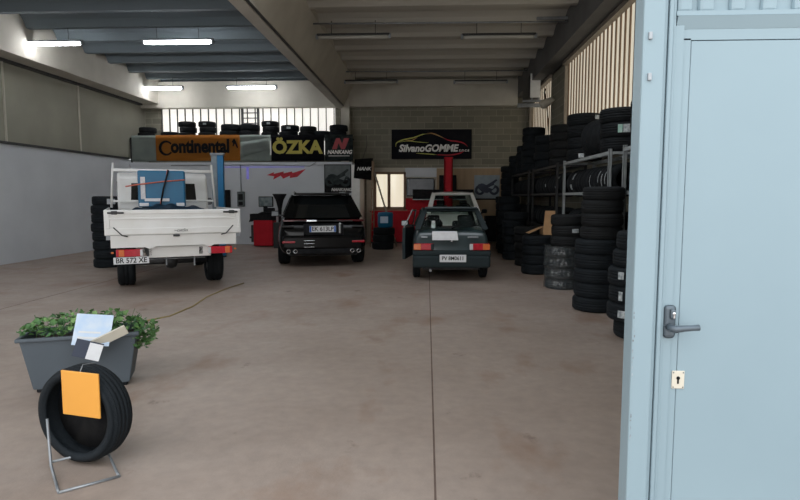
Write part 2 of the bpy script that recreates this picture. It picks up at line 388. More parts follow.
MB().tube([(.812, 1.99, 1.158), (.812, 1.955, 1.158), (.820, 1.945, 1.158), (.845, 1.942, 1.162), (.875, 1.942, 1.164), (.893, 1.944, 1.165), (.895, 1.944, 1.165)], [.013, .0125, .0125, .0105, .0095, .0105, .008], 14).build('lever', 'escut', h)
k = MB().rbox(.835, .878, 1.998, 2.003, .937, 1.0, .002).build('key_plate', 'cream', d); k['label'] = 'square white key plate'
MB().lathe([(0, 0), (.006, 0), (.006, .002), (0, .002)], 16, Matrix.Translation((.856, 1.998, .975)) @ Matrix.Rotation(PI / 2, 4, 'X')).box(.8535, .8585, 1.996, 1.998, .955, .974).build('keyhole', 'ink', k)
b = MB()
for x in (.840, .873):
    for z in (.943, .994): b.lathe([(0, 0), (.0022, 0), (.0022, .0015), (0, .0015)], 8, Matrix.Translation((x, 1.998, z)) @ Matrix.Rotation(PI / 2, 4, 'X'))
b.build('screw', 'escut', k)

# ------------------------------------------------------------------ lamps and conduits
def fixture(x, y, lit, label):
    t = empty('tube_lamp', (x, y, 5.22), label=label, cat='ceiling lamp', group='lit tube lamps' if lit else 'unlit tube lamps')
    MB().rbox(-.83, .83, -.06, .06, .03, .075, .01).build('lamp_body', 'dsteel' if not lit else 'steel', t)
    MB().tube([(-.80, 0, 0), (-.74, 0, 0), (.74, 0, 0), (.80, 0, 0)], [.03, .045, .045, .03], 12).build('tube', 'tube_on' if lit else 'tube_off', t)
    MB().rbox(-.86, -.80, -.045, .045, -.04, .07, .01).build('end_cap', 'steel', t)
    MB().rbox(.80, .86, -.045, .045, -.04, .07, .01).build('end_cap', 'steel', t)
    MB().tube([(-.5, 0, .07), (-.5, 0, .36)], .008, 6).build('hanger', 'dsteel', t)
    MB().tube([(.5, 0, .07), (.5, 0, .36)], .008, 6).build('hanger', 'dsteel', t)
fixture(-5.86, 13.7, 1, 'nearest lit tube lamp right of the wall row in the dark left bay')
fixture(-9.0, 13.7, 1, 'lit tube lamp beside the left wall, nearer row')
fixture(-9.0, 19.36, 1, 'lit tube lamp by the left wall above the grey end of the orange banner')
fixture(-5.84, 19.36, 1, 'lit tube lamp above the right end of the orange banner')
fixture(-1.69, 13.46, 0, 'unlit tube lamp of the nearer pair, beside the central beam')
fixture(1.61, 13.6, 0, 'unlit tube lamp of the nearer pair, towards the right windows')
fixture(-1.79, 18.66, 0, 'unlit tube lamp of the far pair, beside the central beam')
fixture(1.68, 18.84, 0, 'unlit tube lamp of the far pair, towards the grey heater')
for y, z in ((13.2, 5.47), (18.3, 5.50)):
    tag(MB().tube([(-2.56, y, z - .02), (-.5, y, z - .035), (1.5, y + .05, z - .03), (3.1, y + .1, z - .02)], .02, 6).build('conduit', 'steel'),
        'thin grey conduit across the right bay ceiling, ' + ('nearer one' if y < 15 else 'far one'), 'conduit', 'ceiling conduits')
tag(MB().tube([(XL + .65, 18.3, 5.52), (-3.4, 18.3, 5.53)], .014, 6).build('conduit', 'steel'), 'thin conduit across the dark left bay ceiling', 'conduit', 'ceiling conduits')
tag(MB().rbox(2.4, 3.085, 13.28, 13.36, 5.50, 5.56, .01).build('junction_box', 'steel'), 'slim junction box on the ceiling where the nearer conduit meets the dark beam', 'junction box')
tag(MB().box(-2.895, -2.86, 2.3, 20.0, 4.70, 4.735).build('cable_tray', 'dsteel'), 'dark cable tray running along the lower edge of the central beam', 'cable tray')

# ------------------------------------------------------------------ tyres
def tyre_mesh(name, Ro, W, Ri, m):
    h = W / 2; p = []
    p += [(Ri, -h * .80), (Ri + .012, -h * .88), (Ri + (Ro - Ri) * .30, -h * .99), (Ri + (Ro - Ri) * .55, -h), (Ri + (Ro - Ri) * .8, -h * .93), (Ro - .016, -h * .84), (Ro - .006, -h * .74)]
    g = [-.52, -.18, .18, .52]
    p.append((Ro - .003, -h * .6))
    for q in g: p += [(Ro, h * (q - .05)), (Ro - .008, h * (q - .035)), (Ro - .008, h * (q + .035)), (Ro, h * (q + .05))]
    p.append((Ro - .003, h * .6))
    p += [(a, -z) for a, z in reversed(p[:7])]
    inner = [(Ri + .015, h * .72), (Ri + (Ro - Ri) * .6, h * .84), (Ro - .02, h * .66), (Ro - .02, -h * .66), (Ri + (Ro - Ri) * .6, -h * .84), (Ri + .015, -h * .72)]
    b = MB().lathe(p + inner, 44, closed=True)
    me = bpy.data.meshes.new(name); bmesh.ops.recalc_face_normals(b.bm, faces=b.bm.faces); b.bm.to_mesh(me); b.bm.free(); me.materials.append(M[m]); return me
TY = {
    'L': (tyre_mesh('tyre', .335, .225, .215, 'rubber'), .335, .225),
    'M': (tyre_mesh('tyre', .31, .205, .195, 'rubber2'), .31, .205),
    'S': (tyre_mesh('tyre', .285, .185, .18, 'rubber3'), .285, .185),
    'D': (tyre_mesh('tyre', .29, .17, .225, 'rubber2'), .29, .17),
    'R': (tyre_mesh('tyre', .262, .19, .165, 'rubber'), .262, .19),
}
def sticker(t, Ro, W, ang, arc=.35, z0=-.35, z1=.35, m='label', kk='paper_label', face=False):
    b = MB(); n = 5
    if face:
        h = W / 2 + .004
        def fn(i, j): r_ = Ro * (.70 + .18 * j); a = ang + arc * (i - .5); return (r_ * math.cos(a), r_ * math.sin(a), face * h * (1.0 - .04 * j))
    else:
        def fn(i, j): a = ang + arc * (i - .5); return ((Ro + .004) * math.cos(a), (Ro + .004) * math.sin(a), W / 2 * (z0 + (z1 - z0) * j))
    b.grid(fn, n, 1); return b.build(kk, m, t)
NT = [0]
def tyre(k, x, y, z, label, group, rot=(0, 0, 0), stk=None):
    me, Ro, W = TY[k]
    o = bpy.data.objects.new('tyre', me); col.objects.link(o); o.location = (x, y, z)
    o.rotation_euler = rot; NT[0] += 1
    tag(o, label, 'tyre', group)
    if stk:
        for s_ in (stk if isinstance(stk, list) else [stk]): sticker(o, Ro, W, **s_)
    return o
ORD = ['lowest', 'second', 'third', 'fourth', 'fifth', 'sixth', 'seventh', 'eighth', 'ninth', 'tenth', 'eleventh', 'twelfth', 'thirteenth', 'fourteenth', 'fifteenth', 'sixteenth', 'seventeenth', 'eighteenth', 'nineteenth', 'twentieth']
NEAR = ['nearest'] + ORD[1:]
def stack(k, x, y, z, n, where, jit=.012, st={}, ks=None, dx=None, first=0):
    out = []
    for i in range(n):
        kk = ks[i] if ks else k; W = TY[kk][2]
        xx = x + (dx[i] if dx else 0) + R.uniform(-jit, jit)
        lb = (ORD[i] + ' tyre from the bottom ' if i else 'lowest tyre ') + where
        o = tyre(kk, xx, y + R.uniform(-jit, jit), z + W / 2, lb, 'tyres ' + where, (0, 0, 0), st.get(i)); z += W * .985
        out.append(o)
    return z
SS = dict(ang=-1.95, arc=.36)       # sticker facing the doorway / aisle
# floor stacks on the right, from the door inwards
stack('M', 2.41, 6.66, 0, 6, 'in the floor stack nearest the blue door', .02, {1: dict(ang=-2.35, arc=.34, z0=-.5, z1=.3), 2: dict(ang=-2.5, arc=.16, z0=-.6, z1=.4), 3: [dict(ang=-2.45, arc=.22, z0=-.2, z1=.6)]}, dx=[.06, -.03, .0, .0, .03, .05])
stack('M', 2.41, 8.27, 0, 9, 'in the tall floor stack beside the rack post', .01, {}, ks=['M'] * 5 + ['S'] * 4, dx=[-.01, .01, 0, .01, .01, .05, .06, .05, .06])
stack('S', 2.38, 10.25, 0, 4, 'inside the plastic wrap', .006)
stack('S', 2.47, 10.27, 4 * .185 + .004, 3, 'of the three on top of the wrapped stack', .012, {1: dict(ang=-1.35, arc=.42, z0=-.3, z1=.4)})
stack('M', 2.30, 12.2, 0, 4, 'in the low floor stack behind the wrapped one', .015)
stack('S', 2.33, 13.6, 0, 5, 'in the floor stack behind the cardboard flaps', .02)
stack('M', 2.28, 15.0, 0, 6, 'in the floor stack beside the middle of the far rack', .03)
stack('M', 2.34, 16.6, 0, 8, 'in the floor stack near the dark cabinet', .02)
wr = empty('plastic_wrap', (2.38, 10.25, 0), label='clear shiny plastic wrap around a floor stack of four tyres', cat='plastic wrap')
def wf(i, j):
    a = i * 2 * PI; r_ = .30 + .008 * math.sin(11 * a + 9 * j) + .006 * math.sin(23 * a - 14 * j) + .008 * math.sin(j * 4 * 2 * PI)
    return (r_ * math.cos(a), r_ * math.sin(a), .01 + .75 * j)
MB().grid(wf, 96, 40).build('wrap_film', 'wrap', wr)
# racks along the right wall
def rack(y0, y1, label, zs=(.9, 1.66, 2.27)):
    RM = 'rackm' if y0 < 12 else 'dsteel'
    x0, x1 = 2.76, 3.40
    t = empty('tyre_rack', (x0, y0, 0), label=label, cat='rack', group='steel tyre racks on the right wall')
    L_ = y1 - y0
    for dx in (0, x1 - x0 - .05):
        for dy in (0, L_ - .05):
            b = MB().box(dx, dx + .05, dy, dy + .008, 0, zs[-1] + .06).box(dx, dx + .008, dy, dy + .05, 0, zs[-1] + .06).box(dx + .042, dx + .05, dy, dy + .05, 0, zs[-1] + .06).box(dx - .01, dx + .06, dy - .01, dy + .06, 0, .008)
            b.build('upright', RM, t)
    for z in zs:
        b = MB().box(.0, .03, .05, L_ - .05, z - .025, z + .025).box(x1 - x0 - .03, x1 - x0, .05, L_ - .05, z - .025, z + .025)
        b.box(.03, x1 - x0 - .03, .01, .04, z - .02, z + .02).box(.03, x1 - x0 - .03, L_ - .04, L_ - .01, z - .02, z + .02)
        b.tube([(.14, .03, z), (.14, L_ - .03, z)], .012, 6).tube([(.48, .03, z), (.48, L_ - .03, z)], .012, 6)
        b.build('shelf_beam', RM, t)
    return t
racks = [(5.35, 8.40, 'nearest rack'), (9.02, 12.0, 'second rack'), (12.6, 15.5, 'third rack'), (16.1, 19.2, 'farthest rack')]
for (y0, y1, nm), lb in zip(racks, ('grey steel tyre rack beside the blue door', 'grey steel tyre rack above the tall floor stack, second from the door', 'grey steel tyre rack behind the wrapped stack, third from the door', 'grey steel tyre rack in the far right corner')):
    rack(y0, y1, lb)
SKIP = set()
def row(y0, y1, z, k, where, st={}, x=3.08, tilt=0.):
    me, Ro, W = TY[k]; n = int((y1 - y0 - .14) / (W * 1.03)); p = (y1 - y0 - .14) / n
    for i in range(n):
        yy = y0 + .07 + p * (i + .5)
        key = (round(y0), round(z, 1), i)
        if key in SKIP: continue
        lb = 'upright black tyre, %s, %s' % ((NEAR[i] + ' from the door') if i else 'nearest the door', where)
        tyre(k, x + R.uniform(-.015, .015), yy, z + math.sqrt(max(Ro * Ro - .17 ** 2, .01)) + .012, lb, 'tyres on the ' + where, (PI / 2, 0 if i in st else R.uniform(0, 6), tilt + R.uniform(-.03, .03)), st.get(i))
arc = lambda a: dict(ang=a, arc=.5, face=1)
for (y0, y1, nm) in racks:
    row(y0, y1, .9, 'R', 'lower shelf of the ' + nm)
    lbs = {}
    if nm == 'second rack': lbs = {k: dict(ang=PI - .25 + .12 * (k % 3), arc=.75, z0=-.16, z1=.14) for k in (0, 1, 2, 3, 5)}; lbs[11] = dict(ang=PI - .5, arc=.5, z0=-.4, z1=.4); lbs[12] = dict(ang=PI + .3, arc=.4, z0=-.6, z1=.6)
    if nm == 'third rack': lbs = {0: dict(ang=PI - .5, arc=.35, z0=-.7, z1=.7), 1: dict(ang=PI + .3, arc=.3, z0=-.6, z1=.6), 6: dict(ang=PI, arc=.25, z0=-.5, z1=.5)}
    row(y0, y1, 1.66, 'R', 'upper shelf of the ' + nm, lbs)
# tyres on top of the racks
T = 2.30
stack('L', 3.05, 11.55, T, 4, 'of the window side stack atop the second rack', .015, {3: dict(ang=-1.1, arc=.28, z0=-.1, z1=.6), 0: dict(ang=-2.0, arc=.3, z0=-.6, z1=.1)})
tyre('L', 3.08, 10.65, T + .335, 'black tyre on edge atop the second rack, next to the round stack', 'tyres standing on the second rack', (PI / 2, 0, .35))
tyre('L', 3.10, 10.35, T + .335, 'black tyre standing on edge on the second rack, middle one of three', 'tyres standing on the second rack', (PI / 2, .5, .25))
tyre('L', 3.12, 10.05, T + .335, 'black tyre standing on edge on the second rack, nearest the door of three', 'tyres standing on the second rack', (PI / 2, 1, .2))
stack('L', 3.06, 9.38, T, 3, 'in the green labelled stack, near end of second rack', .02, {1: [dict(ang=-2.0, arc=.2, z0=-.5, z1=.6, m='glabel', kk='green_label'), dict(ang=-1.72, arc=.3, z0=-.5, z1=.6)]})
stack('M', 3.05, 8.0, T, 3, 'on top of the nearest rack', .02, {1: dict(ang=-2.1, arc=.4, z0=-.6, z1=.6), 2: dict(ang=-2.1, arc=.42, z0=-.6, z1=.6), 0: dict(ang=-2.1, arc=.4)}, dx=[0, -.02, .0])
tyre('S', 3.12, 8.0, T + 3 * .205 + .29, 'black tyre standing on edge at the very top of the pile beside the blue door', 'tyres on top of the nearest rack', (PI / 2, 0, -.9))
stack('S', 3.05, 13.4, T, 5, 'in the near stack on top of the third rack', .02)
stack('M', 2.98, 14.7, T, 4, 'in the stack on the far end of the third rack', .02)
stack('M', 2.95, 16.5, T, 6, 'of the tallest stack, atop the farthest rack', .02, {3: dict(ang=-1.4, arc=.3)})
stack('M', 2.98, 17.6, T, 4, 'in the stack on the middle of the farthest rack', .02)
stack('M', 2.95, 18.9, T, 3, 'in the stack on the far end of the farthest rack', .02)
stack('M', 2.42, 17.9, 0, 8, 'in the high floor stack before the farthest rack', .02)
stack('M', 2.78, 19.75, 0, 13, 'in the floor stack in the far right corner', .02)
stack('M', -7.32, 12.9, 0, 8, 'in the floor stack left of the white truck', .02)
# cardboard
cb = empty('cardboard_carton', (2.50, 12.20, .82), label='opened brown cardboard carton with loose flaps on the low floor stack', cat='carton')
MB().box(-.1, .2, -.16, .16, .0, .16).build('carton_body', 'card', cb)
MB().quad([(-.1, -.16, .16), (.10, -.17, .16), (.12, -.22, .50), (-.08, -.20, .50)], .006).build('flap', 'card', cb)
MB().quad([(-.1, -.15, .16), (-.1, .12, .16), (-.42, .08, -.0 + .03), (-.40, -.2, .03)], .006).build('flap', 'card', cb)

# rack over the office carrying tyres, banners hung on its front
struct('wall_office', MB().box(XL, -2.5, 19.3, 20.55, 0, 2.76), 'white')
struct('trim_14', MB().box(-2.5, -2.22, 19.15, 20.55, 0, 2.66), 'whiteink', bevel=.01)
struct('trim_15', MB().box(XL, -2.5, 19.24, 19.30, 2.66, 2.76), 'white')
sh = empty('tyre_shelf', (XL + .05, 19.35, 2.76), label='dark steel shelf above the white office wall, carrying a row of tyres', cat='shelf')
L_ = 7.5
b = MB().box(0, L_, 0, 1.0, .80, .84); b.build('shelf_board', 'dsteel', sh)
for i in range(5): MB().box(i * L_ / 4 - (.05 if i == 4 else 0), i * L_ / 4 + (.05 if i < 4 else 0), .0, .05, 0, .80).build('upright', 'dsteel', sh)
pos = [(148, 2, 'S'), (172, 1, 'M'), (189, 3, 'S'), (209, 3, 'S'), (232, 2, 'L'), (251, 2, 'L'), (272, 3, 'S'), (291, 2, 'M'), (309, 2, 'S'), (324, 1, 'M'), (339, 2, 'M')]
wh = ['above the grey left end of the banner', 'just left of the letter C', 'above the first orange banner letters', 'above the middle of the orange banner', 'above the last orange banner letters', 'above the right end of the orange writing', 'above the grey right end of the orange banner', 'above the first letter of the yellow lettering', 'above the middle of the yellow lettering', 'above the last yellow letter', 'above the red emblem banner']
for (px_, n, k), w_ in zip(pos, wh):
    z = 3.605
    for i in range(n):
        lb = '%s tyre on the high shelf %s' % ('single' if n == 1 else ['lowest', 'middle' if n == 3 else 'upper', 'topmost'][i], w_)
        tyre(k, (px_ - 427) / 28.9 + .04 * (i % 2), 19.75 + .02 * i, z + TY[k][2] / 2, lb, 'tyres on the high shelf', stk=(dict(ang=-1.5, arc=.4) if (i == n - 1 and px_ in (209, 291, 338, 272)) else None)); z += TY[k][2]

# ------------------------------------------------------------------ banners and signs
def cloth_banner(name, x0, x1, z0, z1, m, y=19.33, wav=.03, label=None, sag=0.):
    t = empty(name, ((x0 + x1) / 2, y, z0), label=label, cat='banner')
    W = x1 - x0; H = z1 - z0
    def fn(i, j): return ((i - .5) * W, -.03 + wav * math.sin(i * 9 + j * 2.5) * .5 + wav * .4 * math.sin(i * 23 - 3 * j), H * j - sag * math.sin(i * PI) * (1 - j))
    MB().grid(fn, 60, 8, .004).build('cloth', m, t)
    return t
bn = cloth_banner('sponsor_banner', -9.97, -5.22, 2.80, 3.66, 'bangrey', wav=.05, label='long banner on the high shelf with orange centre reading Continental', sag=.03)
MB().grid(lambda i, j: (-1.50 + 2.86 * i, -.115 + .01 * math.sin(i * 14), .03 + .83 * j - .03 * math.sin(PI * (i * .6 + .2)) * (1 - j)), 30, 6, .004).build('orange_field', 'orange', bn)
text('lettering', 'ontinental', .60, 'ink', bn, (.02, -.14, .47), off=.026, sx=.82)
b = MB()   # large C of the wordmark
pts = [(math.cos(a), math.sin(a)) for a in [math.radians(38 + i * 284 / 20) for i in range(21)]]
b.prism([(p[0] * .25, 0, p[1] * .25) for p in pts] + [(p[0] * .175 + .02, 0, p[1] * .185) for p in reversed(pts)], (0, -.006, 0)).build('lettering', 'ink', bn).location = (-1.14, -.14, .43)
b = MB()   # rearing mark at the right of the wordmark
b.prism([(0, 0, .26), (.05, 0, .30), (.09, 0, .22), (.13, 0, .10), (.17, 0, -.02), (.12, 0, .0), (.08, 0, .10), (.04, 0, .12), (.02, 0, .04), (-.02, 0, .05), (.0, 0, .15), (-.05, 0, .18)], (0, -.006, 0)).build('emblem', 'ink', bn).location = (1.14, -.14, .44)
MB().grid(lambda i, j: (-.04 + 1.02 * i + 1.40, -.08 - .035 * math.sin(PI * j) * i, .62 + .14 * i - .5 * j * (1 - .3 * i)), 12, 3, .004).build('fold', 'bangrey', bn)
bo = cloth_banner('tyre_brand_banner', -5.20, -3.42, 2.80, 3.66, 'banblack', wav=.012, label='black banner on the high shelf with yellow lettering OZKA')
text('lettering', 'ÖZKA', .58, 'ylw', bo, (-.02, -.06, .43), off=.026, sx=1.02)
bn2 = cloth_banner('emblem_banner', -3.40, -2.46, 2.80, 3.66, 'poster', wav=.006, label='dark banner with large red N and white word below it, right end of shelf')
b = MB()
b.prism([(-.28, 0, .38), (-.14, 0, .74), (-.02, 0, .74), (.06, 0, .55), (.12, 0, .74), (.30, 0, .74), (.15, 0, .38), (.03, 0, .38), (-.06, 0, .58), (-.12, 0, .38)], (0, -.006, 0)).build('emblem', 'pinkred', bn2).location = (.05, -.045, 0)
text('lettering', 'NANKANG', .17, 'whiteink', bn2, (.02, -.045, .28), shear=.25, off=.006, sx=.95)
MB().box(-.35, .35, -.05, -.044, .15, .17).build('underline', 'whiteink', bn2)
pen = empty('pennant', (-2.1, 19.1, 2.16), label='small black pennant hanging right of the emblem banner', cat='flag')
MB().grid(lambda i, j: (-.30 + .60 * i - .04 * (1 - j) + .02, .02 * math.sin(i * 7), .06 + .62 * j - .07 * i + .1 * i * j), 14, 6, .004).build('cloth', 'ink', pen)
text('lettering', 'NANK', .16, 'whiteink', pen, (.02, -.04, .36), shear=.3, off=.003)
MB().tube([(-.02, 0, .68), (.12, 0, 1.1), (.12, 0, 1.45)], .008, 6).build('cord', 'dsteel', pen)
# lightning shaped red decal
lg = MB().prism([(-.65, 0, 0), (-.40, 0, .10), (-.42, 0, .04), (-.08, 0, .12), (-.08, 0, .06), (.20, 0, .12), (.22, 0, .07), (.67, 0, .20), (.38, 0, -.06), (.12, 0, -.10), (.14, 0, -.02), (-.10, 0, -.12), (-.18, 0, -.02), (-.44, 0, -.15), (-.40, 0, -.04)], (0, -.006, 0)).build('wall_decal', 'redink')
lg.location = (-4.72, 19.298, 2.33); tag(lg, 'red lightning shaped decal on the white office wall above the black car', 'decal')
def moto_poster(x0, x1, z0, z1, y, label, bg, bike, light, brand=None):
    t = empty('motorcycle_poster', ((x0 + x1) / 2, y, z0), label=label, cat='poster')
    W, H = x1 - x0, z1 - z0; s = W / .95
    MB().box(-W / 2, W / 2, -.02, 0, 0, H).build('paper', bg, t)
    MB().box(-W / 2 + .03, W / 2 - .03, -.024, -.02, H * .45, H - .03).build('print', light, t)
    b = MB()
    ring = lambda cx, cz, r0, r1: b.lathe([(r0, 0), (r1, 0), (r1, .005), (r0, .005)], 24, Matrix.Translation((cx * s, -.025, cz)) @ Matrix.Rotation(PI / 2, 4, 'X'), closed=True)
    ring(-.26, H * .40, .09, .19 * s); ring(.27, H * .40, .09, .19 * s)
    P = [(-.38, .52), (-.30, .68), (-.14, .66), (-.02, .60), (.14, .70), (.34, .84), (.40, .80), (.26, .66), (.34, .50), (.20, .38), (.02, .28), (-.16, .30)]
    b.prism([(p[0] * s, -.025, p[1] * H) for p in P], (0, -.006, 0)).build('motorcycle_print', bike, t)
    MB().prism([(-.40 * s, -.032, .60 * H), (-.1 * s, -.032, .80 * H), (.05 * s, -.032, .72 * H), (-.1 * s, -.032, .70 * H)], (0, -.004, 0)).prism([(.05 * s, -.032, .5 * H), (.3 * s, -.032, .62 * H), (.22 * s, -.032, .44 * H)], (0, -.004, 0)).build('highlight_print', light, t)
    if brand:
        text('lettering', brand, .14, 'whiteink', t, (.12, -.03, .10), shear=.25, off=.005, sx=.95)
    else: MB().box(-W / 2 + .02, W / 2 - .02, -.03, -.02, 0, .05).build('paper_edge', 'ink', t)
    return t
moto_poster(-3.42, -2.52, 1.74, 2.68, 19.238, 'dark motorcycle poster on the white wall above the black car', 'ink', 'poster', 'grayp', 'NANKANG')
moto_poster(1.65, 2.53, 1.50, 2.36, 20.512, 'motorcycle poster on the plywood board at the right of the back wall', 'posterl', 'navy', 'posterl')
# big sign
sg = empty('workshop_sign', (.145, 20.55, 2.93), label='large black sign SilvanoGOMME with car outline on the block wall', cat='sign')
MB().rbox(-1.40, 1.40, -.05, 0, 0, 1.02, .01).build('board', 'banblack', sg)
def stroke(pts, w0, m, nm='car_outline', y=-.058):
    n = len(pts) * 6; b = MB(); P = [Vector((p[0], 0, p[1])) for p in pts]; out = []
    def cr(i, t):
        p0, p1, p2, p3 = P[max(i - 1, 0)], P[i], P[i + 1], P[min(i + 2, len(P) - 1)]
        return .5 * ((2 * p1) + (p2 - p0) * t + (2 * p0 - 5 * p1 + 4 * p2 - p3) * t * t + (3 * p1 - p0 - 3 * p2 + p3) * t ** 3)
    for i in range(len(P) - 1):
        for k in range(6): out.append(cr(i, k / 6))
    out.append(P[-1]); up_, dn = [], []
    for i, p in enumerate(out):
        d = (out[min(i + 1, len(out) - 1)] - out[max(i - 1, 0)]).normalized(); nn = Vector((-d.z, 0, d.x)); t = i / (len(out) - 1); w = w0 * (math.sin(PI * t) * .85 + .15)
        up_.append(p + nn * w); dn.append(p - nn * w)
    vs = [(b.bm.verts.new((a.x, y, a.z)), b.bm.verts.new((c.x, y, c.z))) for a, c in zip(up_, dn)]
    for a, c in zip(vs, vs[1:]): b.bm.faces.new((a[0], c[0], c[1], a[1]))
    bmesh.ops.recalc_face_normals(b.bm, faces=b.bm.faces)
    fr_ = b.bm.faces[:]; ex = bmesh.ops.extrude_face_region(b.bm, geom=fr_)
    bmesh.ops.translate(b.bm, verts=[v for v in ex['geom'] if isinstance(v, bmesh.types.BMVert)], vec=(0, -.006, 0))
    return b.build(nm, m, sg)
M['limeink'] = mat('lime_print', (.62, .64, .12), .5, c2=(.38, .40, .07), nscale=5)
M['goldink'] = mat('gold_print', (.75, .45, .12), .5, c2=(.42, .24, .07), nscale=5)
stroke([(-1.25, .42), (-1.22, .56), (-1.0, .66), (-.62, .74), (-.3, .85), (0, .88)], .022, 'limeink')
stroke([(-.3, .85), (0, .88), (.25, .80), (.5, .68)], .02, 'goldink')
stroke([(.3, .78), (.6, .64), (.9, .60), (1.12, .54), (1.26, .42)], .022, 'redink')
stroke([(-1.2, .58), (-.8, .62), (-.4, .58), (-.1, .56)], .012, 'limeink')
stroke([(-.95, .66), (-.7, .64), (-.5, .74)], .012, 'goldink')
stroke([(-.55, .20), (-.1, .17), (.25, .14)], .016, 'limeink')
stroke([(.1, .15), (.6, .13), (.95, .18), (1.15, .27)], .022, 'redink')
text('lettering', 'SilvanoGOMME', .335, 'whiteink', sg, (-.12, -.065, .36), shear=.22, off=.014, sx=.95)
text('lettering', 's.n.c.a', .15, 'whiteink', sg, (1.13, -.06, .30), shear=.22, off=.003)

# ------------------------------------------------------------------ back wall fittings
w = struct('window_5', MB().box(-1.80, -.83, 20.62, 20.64, 1.24, 2.41), 'pane_w')
MB().box(-1.88, -.75, 20.5, 20.66, 2.40, 2.48).box(-1.88, -.75, 20.5, 20.66, 1.17, 1.25).box(-1.88, -1.80, 20.5, 20.66, 1.17, 2.48).box(-.83, -.75, 20.5, 20.66, 1.17, 2.48).box(-1.40, -1.30, 20.5, 20.66, 1.2, 2.45).box(-1.93, -.70, 20.42, 20.55, 1.10, 1.17).build('window_frame', 'frame', w)
t = empty('workshop_counter', (-1.95, 19.95, 0), label='long red metal counter below the wooden window', cat='counter')
MB().box(0, 2.3, 0, .55, .06, 1.08).build('cabinet_body', 'red', t)
MB().box(0, 2.3, .03, .5, 0, .06).build('plinth', 'dsteel', t)
b = MB()
for i in range(4): MB().rbox(.04 + i * .57, .57 + i * .57, -.02, 0, .12, 1.02, .008).build('cabinet_door', 'red', t)
MB().box(-.02, 2.32, -.03, .57, 1.08, 1.12).build('countertop', 'red', t)
rp = MB().box(-.75, .45, 20.50, 20.56, 1.12, 1.56).build('wall_panel', 'red'); tag(rp, 'red panel on the wall beneath the television', 'panel')
MB().box(-1.2, 0, 0, .06, .42, .47)
wp = MB().box(-.78, .33, 20.50, 20.56, 2.30, 2.62).build('wall_panel', 'white'); tag(wp, 'whitish panel on the back wall above the television', 'panel')
t = empty('television', (-.235, 20.50, 1.62), label='wide black framed television on the back wall beside the wooden window', cat='television')
MB().rbox(-.49, .49, -.06, 0, 0, .64, .01).build('casing', 'black', t)
MB().box(-.46, .46, -.066, -.06, .035, .61).build('screen', mat('grey_blue_screen', (.02, .028, .045), .25, c2=(.05, .065, .085), nscale=1.5), t)
MB().box(-.47, -.40, -.072, -.062, .05, .60).build('screen_edge', 'posterl', t)
bd = MB().box(.33, 2.68, 20.51, 20.56, .1, 2.60).build('plywood_board', 'wood'); tag(bd, 'large beige plywood board on the back wall behind the white car', 'board')
bd2 = MB().rbox(.42, 1.02, 20.35, 20.51, 1.84, 2.36, .02).build('wall_speaker', 'black'); tag(bd2, 'black box speaker on the wall behind the red post', 'speaker')
t = empty('wall_shelf', (-.5, 20.1, 1.50), label='long black wall shelf behind the roof of the white car', cat='shelf')
MB().box(0, 2.1, 0, .32, .0, .36).box(.2, .25, .32, .46, .05, .1).build('shelf_body', 'black', t)
MB().box(0, 2.1, -.02, 0, .0, .03).build('shelf_edge', 'steel', t)
t = empty('tool_cabinet', (2.28, 19.9, 0), label='low black tool cabinet standing right of the small cars by the back wall', cat='cabinet')
# on the floor left of the corner stacks
MB().rbox(-.28, .28, 0, .5, .08, .95, .015).build('cabinet_body', 'black', t)
for i in range(4): MB().rbox(-.26, .26, -.015, 0, .11 + i * .21, .30 + i * .21, .006).build('drawer', 'black', t)
for dx in (-.22, .22):
    for dy in (.06, .44): MB().lathe([(0, -.02), (.04, -.02), (.04, .02), (0, .02)], 12, Matrix.Translation((dx, dy, .04)) @ Matrix.Rotation(PI / 2, 4, 'Y')).build('caster', 'black', t)
# electrical fittings on the office wall
t = empty('switch_box', (-6.25, 19.3, 1.28), label='grey electric switch box on the white office wall with a pipe above', cat='switch box')
MB().rbox(-.12, .12, -.1, 0, 0, .5, .01).build('box_body', 'grayp', t)
MB().rbox(-.08, .08, -.12, -.1, .22, .42, .01).build('box_cover', 'black', t)
MB().rbox(-.07, .07, -.115, -.1, .05, .16, .01).build('socket', 'black', t)
MB().tube([(0, -.04, .5), (0, -.04, 1.40)], .015, 8).build('pipe', 'steel', t)
t = MB().rbox(-6.96, -6.62, 19.22, 19.3, 1.25, 1.84, .01).build('wall_cabinet', 'black'); tag(t, 'small black cabinet on the white wall just right of the blue lift column', 'cabinet')
t = MB().tube([(-8.6, 19.22, 2.66), (-5.6, 19.22, 2.67), (-3.9, 19.22, 2.62), (-3.7, 19.22, 2.74)], .014, 6).build('wall_pipe', 'steel'); tag(t, 'thin pipe running along the top of the white office wall', 'pipe')
ld = MB().box(-7.0, -4.1, 19.27, 19.299, 2.585, 2.61).box(-6.06, -5.98, 19.28, 19.299, 2.2, 2.585).build('led_strip', 'led'); tag(ld, 'thin violet glowing light strip on top of the white office wall', 'light strip')
t = MB().rbox(-.16, .16, -.12, 0, 0, .30, .015).build('alarm_box', 'red'); t.location = (-9.75, 17.5, 1.72); t.rotation_euler = (0, 0, .0); tag(t, 'red box on the left wall behind the white truck', 'alarm box')
t.location = (-9.72, 19.305, 1.75)
